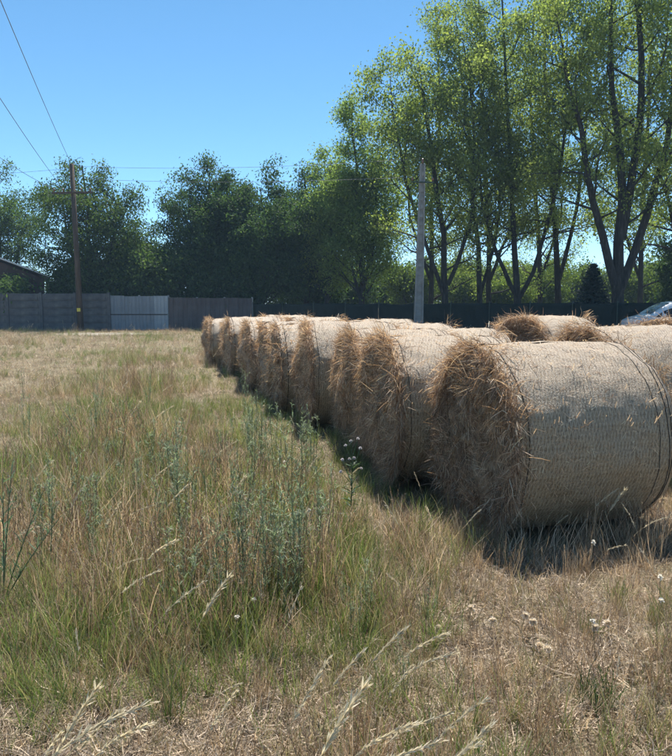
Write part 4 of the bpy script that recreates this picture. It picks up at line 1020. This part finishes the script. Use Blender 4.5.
# ------------------------------------------------------------------ single plants
def weed_mesh(seed, h, nst, spread, flowers=0):
    r = np.random.default_rng(seed); SP = []; SR = []; LV = []; FL = []
    for s in range(nst):
        a = r.uniform(0, 2 * PI); l = r.uniform(.02, spread); hh = h * r.uniform(.6, 1.05)
        t = np.linspace(0, 1, 7); p = np.stack([.02 * np.cos(a) + np.cos(a) * l * t ** 1.3, .02 * np.sin(a) + np.sin(a) * l * t ** 1.3, hh * t - .01], -1) + np.cumsum(r.normal(0, .004, (7, 3)), 0)
        SP.append(p); SR.append(np.linspace(.0035, .0012, 7))
        for q in range(int(9 + hh * 24)):
            u = r.uniform(.12, 1); i = min(int(u * 6), 5); w = u * 6 - i; b = p[i] * (1 - w) + p[i + 1] * w
            az = r.uniform(0, 2 * PI); el = r.uniform(.8, 1.35); d = np.array([math.cos(az) * math.cos(el), math.sin(az) * math.cos(el), math.sin(el)])
            ln = r.uniform(.025, .06) * (1.25 - u * .6); LV.append((b, d, ln))
            if u > .5 and r.uniform() < .35:       # side twig with its own leaves
                e = b + d * ln * 1.8; tw = np.stack([b + (e - b) * x for x in np.linspace(0, 1, 7)]); SP.append(tw); SR.append(np.linspace(.0016, .0008, 7))
                for z in range(5):
                    bb = b + (e - b) * r.uniform(.3, 1); d2 = unit(d + r.normal(0, .5, 3)); LV.append((bb, d2, r.uniform(.02, .045)))
        FL.append(p[-1])
    v, f = tubes(np.array(SP), np.array(SR), 4)
    stem = (v, f, np.tile(np.array([[.25, .27, .16]]), (len(v), 1)))
    n = len(LV); B = np.array([x[0] for x in LV]); D = np.array([x[1] for x in LV]); L = np.array([x[2] for x in LV])
    P = curve_strands(B, D, L, r, .12, 3, .1); c = np.array([(.34, .37, .25)]) * r.uniform(.6, 1.3, (n, 1)) * np.array([[1, 1, 1]]) + r.uniform(0, .02, (n, 3))
    lv = ribbons(P, np.full((n, 4), .0024) * np.array([.6, 1, .8, .2]), unit(np.cross(D, r.normal(0, 1, (n, 3)))), c)
    return stem, lv, np.array(FL)
def flower_head(C, rad, colr, seed, n=26, flat=.4):
    """tuft of petals round each centre"""
    r = np.random.default_rng(seed); m = len(C)
    d = unit(r.normal(0, 1, (m * n, 3)) + np.array([0, 0, flat])); P0 = np.repeat(C, n, 0); P = np.stack([P0, P0 + d * rad * .6, P0 + d * rad * r.uniform(.8, 1.1, (m * n, 1))], 1)
    c = np.array([colr]) * r.uniform(.8, 1.15, (m * n, 1))
    return ribbons(P, np.tile(np.array([[.15, .28, .2]]) * rad, (m * n, 1)), unit(np.cross(d, r.normal(0, 1, (m * n, 3)))), c)
WEEDS = []
for k in range(7):
    root_ms = weed_mesh(400 + k, .5 + .05 * k, 4 + k % 3, .1)
    WEEDS.append((mk_mesh('stem', root_ms[0][0], root_ms[0][1], col=root_ms[0][2], mats=M['weed']), mk_mesh('leaf', root_ms[1][0], root_ms[1][1], col=root_ms[1][2], mats=M['weed']), root_ms[2]))
def on_ground(p): return (p.x, p.y, float(gh(np.array(p.x), np.array(p.y))))
def clump_label(px, py, x0, x1, y0, y1, what):
    h_ = 'left' if px < x0 else ('right' if px > x1 else 'centre'); v_ = 'front' if py > y1 else ('back' if py < y0 else 'middle')
    return f'upright blue-green weed at the {v_} {h_} of the {what}'
def put_weed(k, x, y, s, label, group, flower=None, name='weed_plant', cat_='weed'):
    st, lv, fl = WEEDS[k % len(WEEDS)]
    o = thing(name, label, cat_, (x, y, float(gh(np.array(x), np.array(y)))), random.uniform(0, 6.28), group); o.scale = (s, s, s * random.uniform(.9, 1.1))
    sm = link('stem', st, o); link('foliage', lv, sm)
    if flower: link('flower', flower, o)
    return o
rw = np.random.default_rng(91)
# big dense clump in the middle of the field
lab = {'mid': 'upright blue-green weed in the dense clump in the middle of the field', 'left': 'upright blue-green weed in the loose clump at the left edge',
       'far': 'blue-green weed among the grass halfway to the wall', 'small': 'short blue-green weed among the brown grass in the lower middle'}
for k in range(46):
    px = rw.uniform(130, 325) if k % 2 else min(rw.normal(235, 42), 318); py = rw.uniform(500, 632); g = ground(px, py); put_weed(k, g.x, g.y, rw.uniform(.62, .98), clump_label(px, py, 210, 270, 545, 595, 'dense clump in mid-field'), 'blue-green weeds of the middle clump')
for k in range(22):
    px = rw.uniform(110, 318); py = rw.uniform(455, 520); g = ground(px, py); put_weed(k, g.x, g.y, rw.uniform(.7, 1.0), clump_label(px, py, 190, 270, 475, 500, 'loose weeds beyond the dense clump'), 'blue-green weeds of the middle clump')
for k in range(14):
    px = rw.uniform(20, 130); py = rw.uniform(520, 590); g = ground(px, py); put_weed(k, g.x, g.y, rw.uniform(.55, .85), clump_label(px, py, 55, 95, 543, 567, 'loose clump at the left edge'), 'blue-green weeds at the left edge')
for k in range(16):
    px = rw.uniform(20, 260); py = rw.uniform(395, 470); g = ground(px, py); put_weed(k, g.x, g.y, rw.uniform(.7, 1.0), clump_label(px, py, 100, 180, 420, 445, 'scattered weeds halfway to the wall'), 'blue-green weeds farther out')
for k in range(7):
    px = rw.uniform(330, 470); py = rw.uniform(600, 720); g = ground(px, py); put_weed(k, g.x, g.y, rw.uniform(.35, .5), lab['small'], 'short blue-green weeds')

# tall branching stalks at the left edge
def stalk():
    g = ground(4, 612); o = thing('branching_weed', 'tall dark green branching weed leaning right at the left edge', 'weed', on_ground(g)); r = np.random.default_rng(5)
    SP = []; SR = []; LV = []
    for (tx, tz, ty) in ((.22, .62, .05), (.10, .72, -.05), (-.02, .66, .1), (.34, .5, -.06)):
        t = np.linspace(0, 1, 7); p = np.stack([tx * t ** 1.2, ty * t, tz * t - .01], -1); SP.append(p); SR.append(np.linspace(.0045, .0015, 7))
        for q in range(34):
            u = r.uniform(.25, 1); i = min(int(u * 6), 5); w = u * 6 - i; b = p[i] * (1 - w) + p[i + 1] * w; d = unit(np.array([r.normal(.1, .5), r.normal(0, .5), 1.0])); LV.append((b, d, r.uniform(.03, .09)))
    v, f = tubes(np.array(SP), np.array(SR), 5); sm = link('stem', mk_mesh('stem', v, f, col=np.tile([[.17, .2, .12]], (len(v), 1)), mats=M['weed'], smooth=True), o)
    B = np.array([x[0] for x in LV]); D = np.array([x[1] for x in LV]); L = np.array([x[2] for x in LV]); P = curve_strands(B, D, L, r, .05, 3, .15)
    v, f, c = ribbons(P, np.full((len(B), 4), .0026) * np.array([.6, 1, .8, .2]), unit(np.cross(D, r.normal(0, 1, D.shape))), np.array([(.15, .21, .13)]) * r.uniform(.6, 1.3, (len(B), 1)))
    link('foliage', mk_mesh('foliage', v, f, col=c, mats=M['weed']), sm)
stalk()

# thistle with lilac-white heads by the third bale
def thistle():
    g = ground(349, 528); o = thing('thistle', 'thistle with a cluster of pale lilac flower heads in front of the bales', 'thistle', on_ground(g)); r = np.random.default_rng(8)
    H_ = .62; SP = [np.stack([.02 * np.sin(np.linspace(0, 2, 7)), 0 * np.linspace(0, 1, 7), np.linspace(-.01, H_ * .8, 7)], -1)]; SR = [np.linspace(.005, .003, 7)]; tips = []; LV = []
    for q in range(9):
        b = SP[0][4 + q % 3]; d = unit(np.array([r.normal(0, .45), r.normal(0, .3), 1.0])); e = b + d * r.uniform(.1, .2); SP.append(b + (e - b) * np.linspace(0, 1, 7)[:, None]); SR.append(np.linspace(.0025, .0018, 7)); tips.append(e)
    for q in range(46):
        b = SP[0][r.integers(0, 6)] + np.array([0, 0, r.uniform(0, .06)]); a = r.uniform(0, 2 * PI); LV.append((b, np.array([math.cos(a), math.sin(a), r.uniform(.3, 1.2)]), r.uniform(.04, .11)))
    v, f = tubes(np.array(SP), np.array(SR), 5); sm = link('stem', mk_mesh('stem', v, f, col=np.tile([[.1, .15, .08]], (len(v), 1)), mats=M['weed'], smooth=True), o)
    B = np.array([x[0] for x in LV]); D = np.array([x[1] for x in LV]); L = np.array([x[2] for x in LV]); P = curve_strands(B, D, L, r, .15, 3, .15)
    v, f, c = ribbons(P, np.full((len(B), 4), .006) * np.array([.5, 1, .8, .1]), unit(np.cross(D, np.array([[0, 0, 1.]]) + r.normal(0, .3, D.shape))), np.array([(.1, .16, .07)]) * r.uniform(.6, 1.3, (len(B), 1)))
    link('foliage', mk_mesh('foliage', v, f, col=c, mats=M['weed']), sm)
    for k, tp in enumerate(tips):
        v, f, c = flower_head(tp[None], .012, (.6, .57, .62), 60 + k, 40); link('flower', mk_mesh('flower', v, f, col=c, mats=M['pale']), o)
thistle()

# pale round seed clocks and small white flowers
def clock_meshes(seed, colr, rad, h, n=60):
    r = np.random.default_rng(seed); t = np.linspace(0, 1, 5); p = np.stack([.02 * t ** 2, .01 * t, h * t - .01], -1)
    v, f = tubes(p[None], np.full((1, 5), .0015), 4); st = mk_mesh('stem', v, f, col=np.tile([[.26, .24, .14]], (len(v), 1)), mats=M['weed'])
    v, f, c = flower_head(p[-1:], rad, colr, seed, n, .9); return st, mk_mesh('seed_head', v, f, col=c, mats=M['pale'])
CL = [clock_meshes(500 + k, (.8, .72, .62), .019, .07 + .03 * k) for k in range(3)]; WF = [clock_meshes(510 + k, (.85, .82, .78), .013, .16 + .05 * k, 30) for k in range(3)]
CLOCKS = [(443, 628), (489, 630), (537, 642), (540, 650), (551, 662), (592, 651), (640, 675), (468, 613), (520, 632), (629, 677), (610, 640)]
_o = ['first', 'second', 'third', 'fourth', 'fifth', 'sixth', 'seventh', 'eighth', 'ninth', 'tenth', 'eleventh']
ORDC = [_o[sorted(CLOCKS).index(c)] + ' from the left of the pale round seed heads at the lower right' for c in CLOCKS]
for k, (px, py) in enumerate(CLOCKS):
    g = ground(px, py + 8); o = thing('seed_clock', ORDC[k], 'flower', on_ground(g), random.uniform(0, 6), 'seed heads at the lower right')
    a, b = CL[k % 3]; link('stem', a, o); link('seed_head', b, o)
for k, (px, py, lb) in enumerate([(590, 538, 'small white flower in the shadow of the nearest bale'), (655, 599, 'white flower by the right edge below the nearest bale'), (595, 625, 'small white flower in the middle of the lower right dead grass'),
                                  (659, 577, 'white flower nearest the right edge'), (248, 575, 'small white flower over the blue-green weeds'), (250, 594, 'cream flower low in the blue-green weeds'), (235, 612, 'small white flower under the blue-green weeds'),
                                  (286, 462, 'pale lilac flower above the brown grass left of the bales'), (322, 504, 'pale flower right of the blue-green clump'), (242, 524, 'lilac flower on top of the blue-green clump'), (312, 505, 'tiny pale flower beside the blue-green clump')]):
    g = ground(px, py + 42); o = thing('white_flower', lb, 'flower', on_ground(g), random.uniform(0, 6), 'small pale flowers'); a, b = WF[2 if k > 3 else k % 3]; link('stem', a, o); link('flower', b, o)
    tz = at(px, py, g.y).z; o.scale = (1, 1, max(.6, tz / (.16 + .05 * (2 if k > 3 else k % 3))))

# single arching stalks with pale seed heads, placed where the photograph shows the larger ones
def seed_stalk_mesh(seed, L, droop):
    r = np.random.default_rng(seed); t = np.linspace(0, 1, 12); x = L * (.35 * t + droop * t ** 2.4) ; z = L * (.95 * t - droop * .55 * t ** 3)
    p = np.stack([x, r.normal(0, .002, 12).cumsum(), z - .01], -1)
    v, f = tubes(p[None], np.linspace(.0016, .0008, 12)[None], 4); st = mk_mesh('stem', v, f, col=np.tile([[.6, .52, .36]], (len(v), 1)), mats=M['pale'])
    n = 110; u = r.uniform(.66, 1, n) * 11; i = np.minimum(u.astype(int), 10); w = (u - i)[:, None]; b = p[i] * (1 - w) + p[i + 1] * w; d = unit(p[i + 1] - p[i]); dd = unit(d + r.normal(0, .22, (n, 3)))
    Ls = r.uniform(.016, .034, n); P = np.stack([b, b + dd * (Ls * .5)[:, None], b + dd * Ls[:, None]], 1); c = np.array([(.72, .64, .48)]) * r.uniform(.75, 1.2, (n, 1))
    v, f, c = ribbons(P, np.tile([[.0011, .0022, .0006]], (n, 1)), unit(np.cross(dd, r.normal(0, 1, (n, 3)))), c)
    return st, mk_mesh('seed_head', v, f, col=c, mats=M['pale'])
SS = [seed_stalk_mesh(600 + k, .5 + .05 * k, .1 + .09 * (k % 4)) for k in range(7)]
def put_stalk(k, tx, ty, Y, s, label, group, rz=None):
    """the tip lands near photo pixel (tx, ty) at depth Y"""
    st, hd = SS[k % 7]; L = .5 + .05 * (k % 7); dr = .1 + .09 * (k % 4); tip = at(tx, ty, Y)
    hz = L * (.95 - dr * .55); s = max(.5, min(1.6, tip.z / hz)); rz = random.uniform(-.35, .35) if rz is None else rz
    ln = L * (.35 + dr) * s; x = tip.x - math.cos(rz) * ln; y = Y - math.sin(rz) * ln
    o = thing('seed_stalk', label, 'grass stalk', (x, y, float(gh(np.array(x), np.array(y)))), rz, group); o.scale = (s, s, s)
    link('stem', st, o); link('seed_head', hd, o)
ORD = ['first', 'second', 'third', 'fourth', 'fifth', 'sixth', 'seventh', 'eighth', 'ninth', 'tenth', 'eleventh', 'twelfth', 'thirteenth', 'fourteenth', 'fifteenth', 'sixteenth', 'seventeenth', 'eighteenth']
def ranked(pts, what):
    o_ = sorted(range(len(pts)), key=lambda i: pts[i][0]); rk = {i: n for n, i in enumerate(o_)}
    return [(p, f'{ORD[rk[i]]} from the left of the {what}') for i, p in enumerate(pts)]
q = 0
for (tx, ty, Y), lb_ in ranked([(98, 688, 1.75), (118, 716, 1.7), (148, 728, 1.65), (150, 700, 1.62), (60, 735, 1.6), (88, 742, 1.7)], 'pale arching seed stalks at the bottom left corner'):
    put_stalk(q, tx, ty, Y, 1, lb_, 'seed stalks at the bottom left'); q += 1
for (tx, ty, Y), lb_ in ranked([(205, 585, 2.6), (270, 597, 2.5), (352, 642, 2.2), (232, 680, 2.2), (150, 565, 2.9), (278, 725, 1.8), (345, 690, 2.0)], 'pale seed stalks in the lower middle'):
    put_stalk(q, tx, ty, Y, 1, lb_, 'seed stalks in the lower middle'); q += 1
for (tx, ty, Y), lb_ in ranked([(230, 436, 5.2), (260, 482, 4.2), (205, 492, 4.0), (160, 455, 4.8), (140, 495, 4.0), (228, 537, 3.3), (335, 470, 5.0), (200, 520, 3.5), (330, 533, 3.6), (362, 470, 5.2), (185, 545, 3.1), (120, 545, 3.2), (128, 510, 3.6), (60, 470, 4.4), (180, 410, 6.5), (140, 400, 7.0)], 'pale seed stalks around the blue-green weeds'):
    put_stalk(q, tx, ty, Y, 1, lb_, 'seed stalks around the blue-green weeds'); q += 1
for (tx, ty, Y), lb_ in ranked([(405, 622, 2.3), (446, 625, 2.3), (455, 645, 2.2), (412, 660, 2.1), (486, 700, 1.75), (450, 715, 1.7), (430, 718, 1.65), (475, 722, 1.7), (395, 715, 1.7), (420, 735, 1.6), (380, 680, 1.9), (460, 735, 1.6)], 'pale seed stalks leaning right at bottom centre'):
    put_stalk(q, tx, ty, Y, 1, lb_, 'seed stalks at the bottom centre'); q += 1
for (tx, ty, Y), lb_ in ranked([(612, 478, 4.2), (640, 490, 4.1), (608, 470, 4.3), (560, 505, 4.2), (655, 505, 4.0), (532, 520, 4.1), (490, 548, 4.0)], 'thin pale stalks before the nearest bale'):
    put_stalk(q, tx, ty, Y, 1, lb_, 'stalks in front of the nearest bale'); q += 1
def stalk_parts(seed):
    r_ = np.random.default_rng(seed); L = r_.uniform(.38, .6); dr = r_.uniform(.08, .4); t = np.linspace(0, 1, 9)
    p = np.stack([L * (.25 * t + dr * t ** 2.4), r_.normal(0, .003, 9).cumsum(), L * (.95 * t - dr * .55 * t ** 3) - .01], -1)
    v, f = tubes(p[None], np.linspace(.0012, .0006, 9)[None], 3); parts = [(v, f, np.tile([[.5, .43, .3]], (len(v), 1)))]
    n = 46; u = r_.uniform(.7, 1, n) * 8; i = np.minimum(u.astype(int), 7); w = (u - i)[:, None]; b = p[i] * (1 - w) + p[i + 1] * w; dd = unit(unit(p[i + 1] - p[i]) + r_.normal(0, .25, (n, 3))); Ls = r_.uniform(.012, .026, n)
    parts.append(ribbons(np.stack([b, b + dd * (Ls * .5)[:, None], b + dd * Ls[:, None]], 1), np.tile([[.001, .0019, .0005]], (n, 1)), unit(np.cross(dd, r_.normal(0, 1, (n, 3)))), np.array([(.66, .58, .44)]) * r_.uniform(.75, 1.2, (n, 1)) ))
    return parts
sp_, ss_ = [], []
for bi, (a, b) in enumerate(BANDS):
    p = scatter(a, b, (9, 8, 6, 3.5, 1.2)[bi], r); k = r.uniform(size=len(p)) < .25 + .6 * tallness(p[:, 0], p[:, 1]) - .3; p = p[k]; sp_.append(p); ss_.append(np.full(len(p), (.85, .9, 1.0, 1.15, 1.3)[bi]))
species('bent_grass', 'pale', [stalk_parts(800 + k) for k in range(9)], cat(sp_), 'scattered bleached bent grass stalks across the field', cat(ss_), .12)
# green tufts in the dead grass at the lower right
def clump_plant(px, py, s, label, seed, pal=GREEN, dens=70):
    g = ground(px, py); v, f, c = tuft(seed, dens, .08, .2, .07, .35, .003, pal, 4, .14); o = link('grass_clump', mk_mesh('grass_clump', v, f, col=c, mats=M['grass'])); o.location = on_ground(g); o.scale = (s, s, s)
    tag(o, label, 'grass clump')
clump_plant(598, 710, 1.0, 'dark green grass clump in the dead grass at the lower right', 700, [(.06, .1, .03), (.09, .14, .04), (.05, .085, .03)], 110)
clump_plant(590, 640, .8, 'small bright green clump above the darker one at the lower right', 701)
clump_plant(668, 655, .9, 'green clump at the right edge in the dead grass', 702)
clump_plant(618, 600, .8, 'green clump in the grass below the nearest bale', 703)
clump_plant(430, 580, .9, 'green clump in front of the shaggy ends of the bales', 704)

# ------------------------------------------------------------------ thin summer haze
def haze():
    b = MB(); b.box(-905, 905, -305, 1205, -1.2, 31)
    m, t, out = new_mat('haze_air'); pv = N(t, 'ShaderNodeVolumePrincipled'); pv.inputs['Color'].default_value = (.5, .74, 1, 1)
    pv.inputs['Density'].default_value = .0007; pv.inputs['Anisotropy'].default_value = .0
    t.links.new(pv.outputs[0], out.inputs['Volume'])
    o = b.build('haze', m); tag(o, 'thin bluish summer haze in front of the far trees', 'haze', kind='stuff')
haze()
